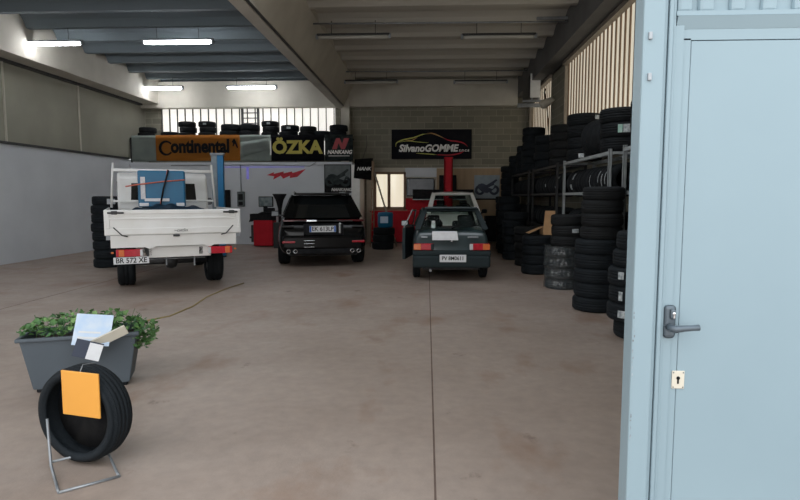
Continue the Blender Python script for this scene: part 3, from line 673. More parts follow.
# heater and floodlight by the right wall
t = empty('air_heater', (3.17, 17.6, 4.52), label='grey box heater hung on the right wall below the dark beam', cat='heater')
MB().rbox(-.15, .17, 0.03, 1.3, 0, .72, .02).build('heater_body', 'dsteel', t)
MB().rbox(-.14, .16, 0, .03, .01, .71, .01).build('lit_front', 'whiteink', t)  # lit front and shaded side put into the colour: white here, dark body
MB().box(-.165, -.15, .1, 1.2, .06, .66).build('grille', 'dsteel', t)
MB().box(-.35, .36, -.02, .03, -.12, -.06).box(-.1, -.06, 0, .05, -.1, 0).box(.1, .14, 0, .05, -.1, 0).build('bracket', 'steel', t)
MB().box(-.35, .36, 1.0, 1.05, -.12, -.0).build('bracket', 'steel', t)
t = empty('floodlight', (3.24, 16.2, 4.0), label='grey floodlight hanging below the heater bracket', cat='floodlight')
MB().lathe([(0, 0), (.10, 0), (.12, .06), (.09, .3), (.05, .38), (0, .38)], 20, Matrix.Translation((-.15, 0, .08)) @ Matrix.Rotation(1.1, 4, 'Y')).build('lamp_head', 'cream', t)
MB().tube([(-.02, 0, .2), (-.05, .1, .45), (-.02, .12, .55)], .02, 6).tube([(-.02, 0, .2), (.05, 0, -.3), (.08, 0, -.9)], .012, 6).build('cable', 'black', t)

# ------------------------------------------------------------------ lift columns
def lift(x, y, z, m1, m2, label, w=.28, d_=.30, split=False):
    t = empty('lift_column', (x, y, 0), label=label, cat='lift column')
    MB().box(-w / 2, w / 2, -.05, d_, 0, .03).build('base_plate', 'dsteel', t)
    if split:
        MB().rbox(-w / 2, .0, 0, d_, .03, z, .012).build('column_side', m1, t)
        MB().rbox(.002, w / 2, .0, d_, .03, z, .012).build('column', m2, t)
        MB().rbox(-w / 2 - .02, w / 2 + .02, -.03, d_ + .02, z, z + .06, .01).build('cap', 'steel', t)
    else:
        MB().rbox(-w / 2, w / 2, 0, .06, .03, z, .01).rbox(-w / 2, -w / 2 + .05, 0, d_, .03, z, .01).rbox(w / 2 - .05, w / 2, 0, d_, .03, z, .01).build('column', m1, t)
        MB().rbox(-w / 2, w / 2, -.01, d_, z, z + .05, .01).build('cap', m1, t)
    MB().rbox(-.09, .09, -.09, -.02, .45, .75, .01).build('carriage', 'dsteel', t)
    return t
lift(-5.56, 15.2, 2.70, 'posterl', 'bluel', 'tall blue and grey lift column behind the white truck', w=.32, d_=.10, split=True)
lift(.69, 18.95, 2.84, 'red', 'red', 'tall red lift column rising behind the white car', w=.28)

# ------------------------------------------------------------------ vehicles
def wheel(parent, x, y, r, w, rim_m='steel', side=1, nm='wheel', rr=.62):
    Ro, W, Ri = r, w, r * rr; h = W / 2
    p = [(Ri, -h * .8), (Ri + (Ro - Ri) * .4, -h), (Ro - .03, -h * .9), (Ro - .005, -h * .72), (Ro, -h * .3), (Ro - .01, -h * .25), (Ro - .01, -h * .18), (Ro, -h * .13), (Ro, h * .13), (Ro - .01, h * .18), (Ro - .01, h * .25), (Ro, h * .3), (Ro - .005, h * .72), (Ro - .03, h * .9), (Ri + (Ro - Ri) * .4, h), (Ri, h * .8)]
    mt = Matrix.Rotation(PI / 2, 4, 'Y')
    o = MB().lathe(p, 36, mt, closed=True).build(nm, 'rubber', parent, loc=(x, y, r))
    b = MB().lathe([(0, h * .5), (.05, h * .52), (.06, h * .4), (Ri * .85, h * .35), (Ri, h * .78), (Ri, -h * .7), (0, -h * .7)], 30, Matrix.Rotation(PI / 2 * side, 4, 'Y'))
    for k in range(5):
        a = k * 2 * PI / 5; b.box(.05, Ri * .95, -.028, .028, h * .4, h * .62, Matrix.Rotation(PI / 2 * side, 4, 'Y') @ Matrix.Rotation(a, 4, 'Z'))
    b.build('rim', rim_m, o)
    return o
def loft_body(stations, nm, m, parent, cut=None, sub=2):
    # station: (y, half width, z bottom, z top, inset at top)
    b = MB(); rings = []
    for (y, w_, zb, zt, ins) in stations:
        zm = zb + (zt - zb) * .55
        half = [(0, zb), (w_ * .80, zb), (w_ * .97, zb + (zt - zb) * .12), (w_, zb + (zt - zb) * .35), (w_, zm), (w_ - ins * .35, zb + (zt - zb) * .8), (w_ - ins, zt - .02), (w_ - ins - .06, zt), (0, zt + .012)]
        pts = half + [(-x, z) for x, z in reversed(half[1:-1])]
        rings.append([b.bm.verts.new((x, y, z)) for x, z in pts])
    n = len(rings[0])
    for a, c in zip(rings, rings[1:]):
        for k in range(n): b.bm.faces.new((a[k], a[(k + 1) % n], c[(k + 1) % n], c[k])).smooth = True
    b.bm.faces.new(rings[0]).smooth = True; b.bm.faces.new(rings[-1][::-1]).smooth = True
    o = b.build(nm, m, parent)
    o.modifiers.new('s', 'SUBSURF').levels = sub
    if cut:
        cs = []
        for (y, z, r_) in cut:
            c = MB().lathe([(0, -1.4), (r_, -1.4), (r_, 1.4), (0, 1.4)], 40, Matrix.Translation((0, y, z)) @ Matrix.Rotation(PI / 2, 4, 'Y')).build('c', m)
            c.parent = parent; cs.append(c)
        # keep the centre: two cutters per axle would be needed otherwise, so underbody is refilled by a chassis box
        boolean_cut(o, cs)
    return o
def greenhouse(parent, P, paint, glass, th=.035):
    """P: zb, zr, wb, wr, yr_b, yr_t (rear), yf_t, yf_b (front)"""
    zb, zr, wb, wr = P['zb'], P['zr'], P['wb'], P['wr']; yrb, yrt, yft, yfb = P['yrb'], P['yrt'], P['yft'], P['yfb']
    V = Vector
    RB = {s: V((s * wb, yrb, zb)) for s in (-1, 1)}; RT = {s: V((s * wr, yrt, zr)) for s in (-1, 1)}
    FB = {s: V((s * wb, yfb, zb)) for s in (-1, 1)}; FT = {s: V((s * wr, yft, zr)) for s in (-1, 1)}
    lp = lambda a, c, t: a + (c - a) * t
    def bil(a, b_, c, d_, u, v): return lp(lp(a, b_, u), lp(d_, c, u), v)
    # roof
    def rf(i, j):
        x = (i - .5) * 2; y = yrt - .02 + (yft - yrt + .04) * j
        return (x * (wr + .015), y, zr + .045 * (1 - x ** 4) * (1 - (2 * j - 1) ** 4 * .6) - .01)
    MB().grid(rf, 12, 10, .03).build('roof', paint, parent)
    pil = MB(); panes = []
    e = P.get('dp', .10)          # width of corner posts as share of face
    rl = P.get('rsill', 0.); ru = P.get('rtop', .88)
    # rear face
    A, B_, C, D = RB[-1], RB[1], RT[1], RT[-1]
    q = lambda u0, u1, v0, v1: [bil(A, B_, C, D, u0, v0), bil(A, B_, C, D, u1, v0), bil(A, B_, C, D, u1, v1), bil(A, B_, C, D, u0, v1)]
    pil.quad(q(0, e, 0, 1), -th).quad(q(1 - e, 1, 0, 1), -th).quad(q(e, 1 - e, ru, 1), -th)
    if rl: pil.quad(q(e, 1 - e, 0, rl), -th)
    panes.append(('rear_window', q(e - .01, 1 - e + .01, max(rl - .02, 0), ru + .02)))
    # windscreen
    A, B_, C, D = FB[1], FB[-1], FT[-1], FT[1]
    q2 = lambda u0, u1, v0, v1: [bil(A, B_, C, D, u0, v0), bil(A, B_, C, D, u1, v0), bil(A, B_, C, D, u1, v1), bil(A, B_, C, D, u0, v1)]
    pil.quad(q2(0, .055, 0, 1), -th).quad(q2(.945, 1, 0, 1), -th).quad(q2(.055, .945, .92, 1), -th)
    panes.append(('windscreen', q2(.045, .955, 0, .94)))
    # sides
    for s in (-1, 1):
        A, B_, C, D = (RB[s], FB[s], FT[s], RT[s])
        q3 = lambda u0, u1, v0, v1: [bil(A, B_, C, D, u0, v0), bil(A, B_, C, D, u1, v0), bil(A, B_, C, D, u1, v1), bil(A, B_, C, D, u0, v1)]
        for (u0, u1) in P['posts']: pil.quad(q3(u0, u1, 0, 1), th * s)
        pil.quad(q3(0, 1, .88, 1), th * s)
        ps = P['posts']
        for a, c in zip(ps, ps[1:]): panes.append(('side_window', q3(a[1] - .01, c[0] + .01, 0, .9)))
    pil.build('pillar', paint, parent)
    for nm, q_ in panes:
        ctr = sum(q_, V()) / 4; n = (q_[2] - q_[0]).cross(q_[3] - q_[1]).normalized()
        s = -1 if n.dot(ctr - V((0, (yrb + yfb) / 2, zb))) > 0 else 1
        MB().prism([p + n * s * .012 for p in q_], n * s * .006).build(nm, glass, parent)
def plate(parent, x, y, z, w_, h_, s, blue=False, rz=0, size=.085, name='number_plate'):
    p = MB().rbox(x - w_ / 2, x + w_ / 2, y - .012, y, z, z + h_, .004).build(name, 'plate', parent)
    text('lettering', s, size, 'ink', p, (x + (0.0), y - .0135, z + h_ / 2), off=.002, ext=.001, sx=.9)
    if blue: MB().box(x - w_ / 2 + .004, x - w_ / 2 + .042, y - .0145, y - .012, z + .004, z + h_ - .004).box(x + w_ / 2 - .042, x + w_ / 2 - .004, y - .0145, y - .012, z + .004, z + h_ - .004).build('blue_band', 'eublue', p)
    return p
def mirror(parent, s, x, y, z, m, k=1.):
    o = MB().rbox(s * x - .09 * k, s * x + .09 * k, y - .05, y + .06, z - .07 * k, z + .07 * k, .03, 3).build('side_mirror', m, parent)
    MB().box(min(s * (x - .28), s * (x - .05)), max(s * (x - .28), s * (x - .05)), y, y + .04, z - .07, z - .03).build('mirror_arm', m, o)
    MB().rbox(s * x - .075 * k, s * x + .075 * k, y - .056, y - .048, z - .055 * k, z + .055 * k, .004).build('mirror_glass', 'steel', o)

# --- small dark green hatchback (rear view)
car = empty('hatchback_car', (.47, 10.92, 0), math.radians(1.5), label='small boxy dark green-grey hatchback seen from behind, driver door ajar', cat='car')
st = [(.0, .64, .34, .60, .05), (.04, .70, .27, .70, .06), (.10, .725, .25, .93, .09), (.22, .735, .24, 1.0, .09), (.7, .745, .22, 1.0, .08), (1.5, .745, .22, .98, .07), (2.25, .745, .22, .95, .07), (2.55, .735, .23, .90, .09), (3.0, .715, .25, .80, .12), (3.17, .68, .28, .70, .10), (3.23, .60, .34, .58, .06)]
loft_body(st, 'body', 'greenp', car, cut=[(.62, .28, .34), (2.72, .28, .34)])
MB().rbox(-.55, .55, .15, 3.0, .20, .56, .03).build('underbody', 'dsteel', car)
G = dict(zb=.985, zr=1.37, wb=.665, wr=.50, yrb=.12, yrt=.36, yft=1.72, yfb=2.35, dp=.055, rtop=.9, posts=[(0, .08), (.46, .53), (.93, 1.0)])
greenhouse(car, G, 'greenpl', 'glass')
MB().rbox(-.50, .50, .23, .42, 1.375, 1.41, .015).build('roof_spoiler', 'greenp', car)
bmp = MB().rbox(-.735, .735, -.035, .30, .26, .50, .05, 3).build('bumper', 'greenpl', car)
MB().rbox(-.74, .74, -.02, .2, .49, .60, .03, 3).build('bumper_top', 'greenpl', car)
for s in (-1, 1):
    l = MB().rbox(min(s * .34, s * .71), max(s * .34, s * .71), -.03, .15, .60, .725, .015).build('tail_lamp', 'redl', car)
    MB().rbox(min(s * .58, s * .72), max(s * .58, s * .72), -.036, .16, .605, .72, .012).build('lamp_segment', 'orl', l)
    MB().rbox(min(s * .335, s * .40), max(s * .335, s * .40), -.036, .1, .605, .72, .012).build('lamp_segment', 'whl' if s > 0 else 'greenpl', l)
plate(car, .02, -.037, .375, .50, .14, 'PV 8M0611', size=.10)
sk = MB().quad([(-.37, -.006, .80), (.12, -.006, .80), (.10, .046, .965), (-.37, .046, .965)], -.012).build('pale_sticker', 'plate', car, loc=(0, -.012, -.01)); sk['label'] = 'pale grey rectangular sheet on the tailgate'
MB().rbox(.30, .50, .0, .03, .83, .86, .004).rbox(-.58, -.46, .0, .03, .83, .86, .004).build('badge', 'steel', car)
MB().tube([(-.02, -.0, .77), (.02, -.0, .77)], .018, 10).build('tailgate_lock', 'chrome', car)
MB().tube([(.0, .08, 1.0), (.06, .075, 1.03), (.22, .15, 1.09)], [.012, .009, .006], 6).build('rear_wiper', 'black', car)
for s in (-1, 1): wheel(car, s * .66, .62, .275, .155, 'steel', s); wheel(car, s * .66, 2.72, .275, .155, 'steel', s)
MB().tube([(-.40, .05, .20), (-.40, .5, .22)], .025, 10).build('exhaust_pipe', 'steel', car)
MB().tube([(-.55, .3, .26), (-.3, .35, .22), (-.2, .3, .24)], .014, 6).tube([(.25, .3, .22), (.4, .3, .24), (.5, .35, .26)], .014, 6).build('suspension_arm', 'steel', car)
for s in (-1, 1):
    o = MB().rbox(s * .32 - .16, s * .32 + .16, .72, .80, .85, 1.16, .05, 3).rbox(s * .32 - .22, s * .32 + .22, 1.38, 1.48, .85, 1.10, .05, 3).build('seat', 'seat', car)
    MB().rbox(s * .32 - .12, s * .32 + .12, .70, .80, 1.12, 1.24, .04, 3).rbox(s * .32 - .11, s * .32 + .11, 1.36, 1.45, 1.10, 1.22, .04, 3).build('headrest', 'seat', o)
o = MB().rbox(-.12, .12, 1.80, 1.82, 1.27, 1.33, .015).build('rear_view_mirror', 'black', car)
o = MB().rbox(-.38, -.30, .22, .26, 1.0, 1.10, .015).lathe([(0, 0), (.035, .0), (.035, .05), (0, .06)], 12, Matrix.Translation((-.34, .24, 1.09))).build('plush_toy', 'plate', car); o['label'] = 'small white toy on the rear shelf'
MB().lathe([(.16, -.012), (.185, -.012), (.185, .012), (.16, .012)], 24, Matrix.Translation((-.33, 2.0, 1.0)) @ Matrix.Rotation(1.2, 4, 'X'), closed=True).build('steering_wheel', 'black', car)
# driver door ajar (left side), hinged at the front
dr = bpy.data.objects.new('front_door', None)
db = MB().prism([(0, 0, .32), (0, -1.02, .30), (0, -1.05, .62), (0, -1.0, .96), (0, 0, .94)], (.06, 0, 0))
dd = db.build('front_door', 'greenpl', car, loc=(-.76, 2.15, 0), rot=(0, 0, -.19))
MB().prism([(.02, -.05, .95), (.02, -.98, .97), (.02, -.92, 1.02), (.02, -.14, .99)], (.02, 0, 0)).prism([(.02, -.98, .96), (.02, -1.02, .96), (.16, -.82, 1.33), (.16, -.78, 1.33)], (.02, 0, 0)).prism([(.16, -.82, 1.30), (.16, -.40, 1.30), (.16, -.36, 1.33), (.16, -.82, 1.34)], (.02, 0, 0)).prism([(.02, -.02, .95), (.02, -.08, .95), (.16, -.42, 1.33), (.16, -.36, 1.33)], (.02, 0, 0)).build('window_frame', 'greenp', dd)
mirror(dd, -1, .12, -.15, 1.02, 'black', .9)
mirror(car, 1, .82, 2.05, 1.02, 'black', .8)

# --- white hatchback behind it, facing the doorway, slightly raised on the lift
wc = empty('white_car', (.72, 18.35, .16), PI, label='white compact car facing the doorway behind the dark hatchback', cat='car')
st = [(.0, .60, .36, .62, .05), (.05, .70, .30, .80, .06), (.15, .76, .25, .98, .09), (.6, .79, .22, 1.02, .08), (1.5, .79, .22, 1.02, .07), (2.4, .79, .22, 1.0, .07), (2.65, .78, .23, .97, .09), (3.2, .75, .25, .86, .12), (3.45, .70, .28, .76, .10), (3.52, .60, .34, .60, .06)]
loft_body(st, 'body', 'whitep', wc, cut=[(.66, .30, .35), (2.85, .30, .35)])
MB().rbox(-.6, .6, .15, 3.3, .20, .58, .03).build('underbody', 'dsteel', wc)
greenhouse(wc, dict(zb=1.0, zr=1.56, wb=.70, wr=.54, yrb=.10, yrt=.30, yft=1.9, yfb=2.62, dp=.085, rtop=.88, posts=[(0, .10), (.40, .46), (.93, 1.0)]), 'whitep', 'glass')
for s in (-1, 1):
    wheel(wc, s * .70, .66, .285, .16, 'steel', s); wheel(wc, s * .70, 2.85, .285, .16, 'steel', s)
    MB().rbox(s * .56 - .12, s * .56 + .12, 3.36, 3.50, .62, .78, .03, 3).build('headlamp', 'whl', wc)
    o = MB().rbox(s * .33 - .22, s * .33 + .22, 1.3, 1.42, .9, 1.2, .05, 3).build('seat', 'seat', wc)
    MB().rbox(s * .33 - .11, s * .33 + .11, 1.3, 1.4, 1.18, 1.34, .04, 3).build('headrest', 'seat', o)
    mirror(wc, s, .86, 2.25, 1.05, 'black', .8)
MB().rbox(-.72, .72, 3.38, 3.55, .30, .52, .05, 3).build('bumper', 'whitep', wc)
MB().rbox(-.35, .35, 3.48, 3.53, .58, .66, .01).build('grille', 'black', wc)
MB().lathe([(.16, -.012), (.19, -.012), (.19, .012), (.16, .012)], 24, Matrix.Translation((-.33, 2.05, 1.10)) @ Matrix.Rotation(-1.2 + PI, 4, 'X'), closed=True).build('steering_wheel', 'black', wc)
MB().rbox(-.12, .12, 2.02, 2.04, 1.40, 1.46, .015).build('rear_view_mirror', 'black', wc)
lr = MB().rbox(.72 - .9, .72 + .9, 15.3, 15.6, 0, .18, .02).rbox(.72 - .9, .72 + .9, 17.5, 17.8, 0, .18, .02).build('lift_ramp', 'dsteel'); tag(lr, 'low dark lift ramp carrying the white car', 'lift ramp')

# --- black SUV
sv = empty('suv_car', (-2.38, 13.05, 0), math.radians(14), label='large glossy black SUV seen from behind, parked between the truck and the hatchback', cat='car')
st = [(.0, .78, .36, .70, .05), (.04, .88, .28, .88, .06), (.12, .92, .26, 1.05, .08), (.35, .95, .25, 1.12, .12), (1.0, .965, .25, 1.14, .13), (2.2, .95, .25, 1.12, .10), (3.1, .955, .25, 1.10, .10), (3.6, .95, .26, 1.06, .14), (4.3, .92, .28, .96, .18), (4.65, .84, .32, .82, .14), (4.75, .7, .4, .66, .06)]
loft_body(st, 'body', 'blackp', sv, cut=[(.95, .37, .43), (3.85, .37, .43)])
MB().rbox(-.74, .74, .2, 4.5, .24, .72, .03).build('underbody', 'dsteel', sv)
greenhouse(sv, dict(zb=1.11, zr=1.60, wb=.80, wr=.60, yrb=.14, yrt=.60, yft=2.7, yfb=3.55, dp=.13, rtop=.9, posts=[(0, .16), (.24, .27), (.54, .58), (.94, 1.0)]), 'blackp', 'tint', th=.05)
MB().rbox(-.60, .60, .40, .72, 1.615, 1.66, .018, 3).build('roof_spoiler', 'blackp', sv)
for s in (-1, 1): MB().tube([(s * .56, .8, 1.66), (s * .58, 1.2, 1.69), (s * .57, 2.5, 1.69), (s * .55, 2.8, 1.65)], .016, 8).build('roof_rail', 'chrome', sv)
for s in (-1, 1):
    l = MB().rbox(min(s * .30, s * .86), max(s * .30, s * .86), -.0, .2, 1.02, 1.07, .018, 3).build('tail_lamp', mat('dark_red_lamp', (.10, .008, .012), .12, coat=1., c2=(.07, .006, .01), nscale=9), sv)
    MB().rbox(min(s * .62, s * .86), max(s * .62, s * .86), -.02, .2, .90, .93, .01).build('lamp_segment', 'dsteel', l)
    MB().rbox(min(s * .60, s * .87), max(s * .60, s * .87), -.066, .1, .555, .60, .012).build('reflector', 'redl', sv)
    for dx in (.60, .74):
        MB().lathe([(.034, 0), (.044, 0), (.044, .16), (.034, .16)], 20, Matrix.Translation((s * dx, .08, .37)) @ Matrix.Rotation(PI / 2, 4, 'X'), closed=True).build('exhaust_tip', 'chrome', sv)
MB().rbox(-.62, .62, -.02, .12, 1.025, 1.05, .01).build('light_bar', 'dark_red_lamp' if 0 else M['dsteel'], sv)
MB().rbox(-.36, -.14, -.03, .0, 1.02, 1.06, .008).build('chrome_trim', 'chrome', sv)
MB().rbox(-.86, .86, -.05, .3, .40, .72, .06, 3).build('bumper', 'blackp', sv)
MB().rbox(-.72, .72, -.055, .2, .30, .42, .03, 3).build('diffuser', 'black', sv)
MB().rbox(-.42, .42, -.03, .1, .72, .98, .02, 3).build('plate_recess', 'black', sv)
plate(sv, -.02, -.033, .79, .56, .14, 'EK 613LP', blue=True, size=.13)
MB().rbox(.32, .37, -.052, .05, .76, .99, .008).build('chrome_trim', 'chrome', sv)
MB().rbox(-.42, -.20, -.075, .0, .60, .612, .004).rbox(-.42, -.20, -.075, .0, .535, .547, .004).rbox(-.42, -.20, -.075, .0, .455, .467, .004).build('chrome_trim', 'chrome', sv)
for s in (-1, 1): wheel(sv, s * .83, .95, .37, .27, 'dsteel', s); wheel(sv, s * .83, 3.85, .37, .27, 'dsteel', s); mirror(sv, s, 1.05, 3.2, 1.12, 'blackp', 1.1)
MB().tube([(.0, .20, 1.14), (.05, .21, 1.17), (.38, .30, 1.2)], [.014, .01, .007], 6).build('rear_wiper', 'black', sv)

sv.scale = (1.07, 1.0, 1.02); sv.location.x += .03
# --- white pickup truck
tr = empty('pickup_truck', (-4.15, 9.36, 0), math.radians(28), label='white flatbed truck with dropped steel tailgate lamps, parked at the left', cat='truck')
tr['label'] = 'white flatbed truck seen from behind, loaded with a blue machine'
BW, BL = 1.05, 2.65
tg = MB().rbox(-BW, BW, -.02, .03, .99, 1.395, .008).build('tailgate', 'whitep', tr)
MB().rbox(-BW + .02, BW - .02, -.035, -.02, 1.33, 1.39, .006).rbox(-BW + .02, BW - .02, -.035, -.02, 1.24, 1.27, .006).rbox(-BW + .02, BW - .02, -.035, -.02, 1.0, 1.10, .006).rbox(-BW + .02, -BW + .08, -.034, -.02, 1.1, 1.35, .006).rbox(BW - .08, BW - .02, -.034, -.02, 1.1, 1.35, .006).build('tailgate_rib', 'whitep', tg)
text('lettering', '~cattlin', .07, 'ink', tg, (.08, -.038, 1.055), shear=.2, ext=.001)
for s in (-1, 1):
    MB().rbox(s * .88 - .12, s * .88 + .12, -.055, -.02, 1.335, 1.365, .01).rbox(s * .9 - .045, s * .9 + .045, -.065, -.02, 1.325, 1.38, .01).build('latch', 'dsteel', tg)
    MB().rbox(min(s * (BW - .035), s * BW), max(s * (BW - .035), s * BW), .03, BL, .99, 1.395, .008).build('side_board', 'whitep', tr)
    MB().tube([(s * .92, -.03, 1.12), (s * .80, -.045, .99), (s * .72, -.04, .97)], .010, 6).build('hinge', 'dsteel', tg)
MB().rbox(-.04, .06, -.05, -.0, .955, .985, .006).build('hinge', 'dsteel', tg)
MB().box(-BW + .02, BW - .02, .0, BL, .92, .99).build('bed_floor', 'steel', tr)
ap = MB().prism([(-.97, -.01, .79), (-.47, -.01, .79), (-.42, -.01, .765), (-.36, -.01, .765), (-.31, -.01, .80), (.45, -.01, .80), (.49, -.01, .77), (.55, -.01, .77), (.60, -.01, .80), (.97, -.01, .80), (.97, -.01, .985), (-.97, -.01, .985)], (0, .03, 0)).build('rear_apron', 'whitep', tr)
MB().rbox(-.42, .56, .10, .14, .60, .79, .01).build('underrun_bar', 'whitep', tr)
for s in (-1, 1):
    l = MB().rbox(min(s * .51, s * .90), max(s * .51, s * .90), -.03, .08, .645, .765, .012).build('tail_lamp', 'redl', tr)
    MB().rbox(min(s * .78, s * .86), max(s * .78, s * .86), -.036, .06, .65, .76, .008).build('lamp_segment', 'orl', l)
    MB().rbox(min(s * .505, s * .55), max(s * .505, s * .55), -.036, .06, .65, .76, .008).build('lamp_segment', 'whl', l)
    MB().rbox(min(s * .93, s * .97), max(s * .93, s * .97), -.02, .02, .70, .73, .006).build('side_marker', 'orl', tr)
plate(tr, -.68, -.03, .53, .52, .11, 'BR 572 XE', size=.115)
MB().rbox(-.45, -.35, .1, 5.0, .62, .78, .02).rbox(.35, .45, .1, 5.0, .62, .78, .02).build('chassis_rail', 'dsteel', tr)
MB().tube([(-.7, 1.35, .42), (.7, 1.35, .42)], .06, 12).lathe([(0, -.14), (.13, -.08), (.15, 0), (.13, .08), (0, .14)], 16, Matrix.Translation((0, 1.35, .42)) @ Matrix.Rotation(PI / 2, 4, 'Y')).build('rear_axle', 'dsteel', tr)
MB().box(-.15, -.13, .3, .34, .45, .75).box(.30, .32, .3, .34, .42, .75).tube([(-.5, .4, .55), (.5, .4, .55)], .015, 6).build('tow_bracket', 'steel', tr)
for s in (-1, 1): wheel(tr, s * .76, 1.35, .34, .30, 'steel', s); wheel(tr, s * .78, 4.1, .34, .22, 'steel', s); MB().rbox(s * .76 - .17, s * .76 + .17, 1.75, 1.77, .35, .9, .004).build('mud_flap', 'black', tr)
# load frame behind the cab
for s in (-1, 1): MB().tube([(s * .985, BL - .08, 1.39), (s * .955, BL - .08, 1.9), (s * .925, BL - .08, 2.27)], .022, 8).build('frame_post', 'whitep', tr)
MB().rbox(-.92, .92, BL - .11, BL - .05, 2.10, 2.16, .01).build('frame_crossbar', 'whitep', tr)
MB().rbox(-.95, .95, BL - .10, BL - .06, 1.50, 1.54, .008).build('frame_crossbar', 'whitep', tr)
# cab
cab = MB().prism([(-.87, BL + .12, .75), (-.87, BL + .10, 1.5), (-.87, BL + .22, 2.02), (-.87, BL + .4, 2.10), (-.87, BL + 1.35, 2.10), (-.87, BL + 2.0, 1.42), (-.87, BL + 2.25, 1.15), (-.87, BL + 2.3, .45), (-.87, BL + .6, .42)], (1.74, 0, 0)).build('cab', 'whitep', tr, bevel=.05)
for s in (-1, 1):
    w_ = MB().quad([(s * .48 - .15, BL + .088, 1.50), (s * .48 + .15, BL + .088, 1.50), (s * .48 + .13, BL + .175, 1.88), (s * .48 - .13, BL + .175, 1.88)], -.02).build('cab_rear_window', 'tint', cab)
    MB().prism([(s * .872, BL + .45, 1.42), (s * .872, BL + .5, 1.92), (s * .872, BL + 1.25, 1.92), (s * .872, BL + 1.7, 1.42)], (s * .012, 0, 0)).build('side_window', 'tint', cab)
MB().quad([(-.78, BL + 1.98, 1.48), (.78, BL + 1.98, 1.48), (.72, BL + 1.42, 2.06), (-.72, BL + 1.42, 2.06)], .02).build('windscreen', 'tint', cab)
mirror(cab, -1, 1.02, BL + 1.5, 1.5, 'black', 1.1); mirror(cab, 1, 1.02, BL + 1.5, 1.5, 'black', 1.1)

def on_truck(p):
    a = math.radians(28); return (-4.15 + p[0] * math.cos(a) - p[1] * math.sin(a), 9.36 + p[0] * math.sin(a) + p[1] * math.cos(a), p[2])
mc = empty('blue_machine', on_truck((-.10, 1.5, .99)), math.radians(28 - 6), label='blue cased machine strapped on the bed of the white truck', cat='machine')
MB().rbox(-.42, .40, 0, .6, .42, 1.10, .03, 3).build('casing', 'blue', mc)
MB().rbox(-.37, -.29, -.02, 0, .57, .98, .006).rbox(-.31, .12, -.02, 0, .53, .585, .006).build('pale_stripe', 'whl', mc)
MB().rbox(-.40, -.24, -.03, 0, .44, .50, .006).build('maker_plate', 'plate', mc)
MB().rbox(.24, .38, -.03, 0, .44, .50, .006).build('maker_plate', 'plate', mc)
MB().box(-.36, .34, .05, .55, 0, .42).build('base_frame', 'dsteel', mc)
st_ = MB().tube([(-.62, -.05, .80), (-.40, -.04, .84), (.05, -.035, .90), (.40, -.04, .93)], .014, 6).tube([(.10, -.05, 1.12), (.05, -.045, .85), (-.02, -.06, .6), (-.05, -.12, .42)], .006, 6)
st_.build('orange_strap', 'strap', mc)
MB().tube([(.12, -.05, 1.11), (.02, -.05, .75), (-.04, -.08, .45)], .018, 6).build('dark_hose', 'black', mc)
tp = empty('tarpaulin', on_truck((-.02, 1.15, .99)), math.radians(28), label='crumpled dark blue tarpaulin lying in the truck bed around the machine', cat='tarpaulin')
def tf(i, j):
    x = (i - .5) * 1.60; y = (j - .5) * .6; e_ = (1 - (2 * i - 1) ** 6) * (1 - (2 * j - 1) ** 4)
    return (x, y, .02 + e_ * (.43 + .03 * math.sin(9 * x + 4 * j) + .02 * math.sin(21 * x - 9 * y)))
MB().grid(tf, 40, 14, .01).build('cloth', 'tarp', tp)

# ------------------------------------------------------------------ things around the floor
wb = empty('wheel_balancer', (-5.30, 18.3, 0), label='red wheel balancer with black hood and monitor by the white office wall', cat='wheel balancer')
MB().rbox(-.27, .36, 0, .5, .03, .86, .03, 3).build('machine_body', 'red', wb)
MB().prism([(-.42, .02, .80), (-.42, .45, .80), (-.34, .45, 1.02), (-.1, .45, 1.12), (.30, .45, 1.14), (.30, .02, 1.10), (-.1, .02, 1.08), (-.34, .02, .98)], (0, 0, .0001)).box(-.38, .36, .02, .45, .84, 1.06).build('hood', 'black', wb)
MB().rbox(-.02, .10, .3, .4, 1.05, 1.30, .01).rbox(.12, .34, .2, .42, 1.05, 1.25, .02).build('monitor_stand', 'black', wb)
mn = MB().rbox(-.16, .32, .26, .32, 1.28, 1.62, .015).build('monitor', 'black', wb)
MB().box(-.13, .29, .252, .26, 1.31, 1.59).build('screen', mat('dim_screen', (.10, .14, .15), .25, c2=(.28, .33, .34), nscale=9), mn)
MB().rbox(-.36, -.27, .05, .42, .15, .7, .01).tube([(-.42, .1, .3), (-.30, .1, .3)], .03, 8).tube([(-.42, .3, .5), (-.30, .3, .5)], .03, 8).build('weight_tray', 'dsteel', wb)
tc_ = empty('tyre_changer', (-4.62, 17.9, 0), label='black tyre changer with funnel-topped column standing left of the black SUV', cat='tyre changer')
MB().rbox(-.2, .25, 0, .5, 0, .8, .03, 3).build('machine_body', 'dsteel', tc_)
MB().lathe([(0, 0), (.045, 0), (.06, .25), (.12, .50), (.21, .66), (.22, .70), (0, .70)], 24, Matrix.Translation((.0, .1, 1.0))).tube([(0, .1, .78), (0, .1, 1.02)], .05, 10).build('column_head', 'black', tc_)
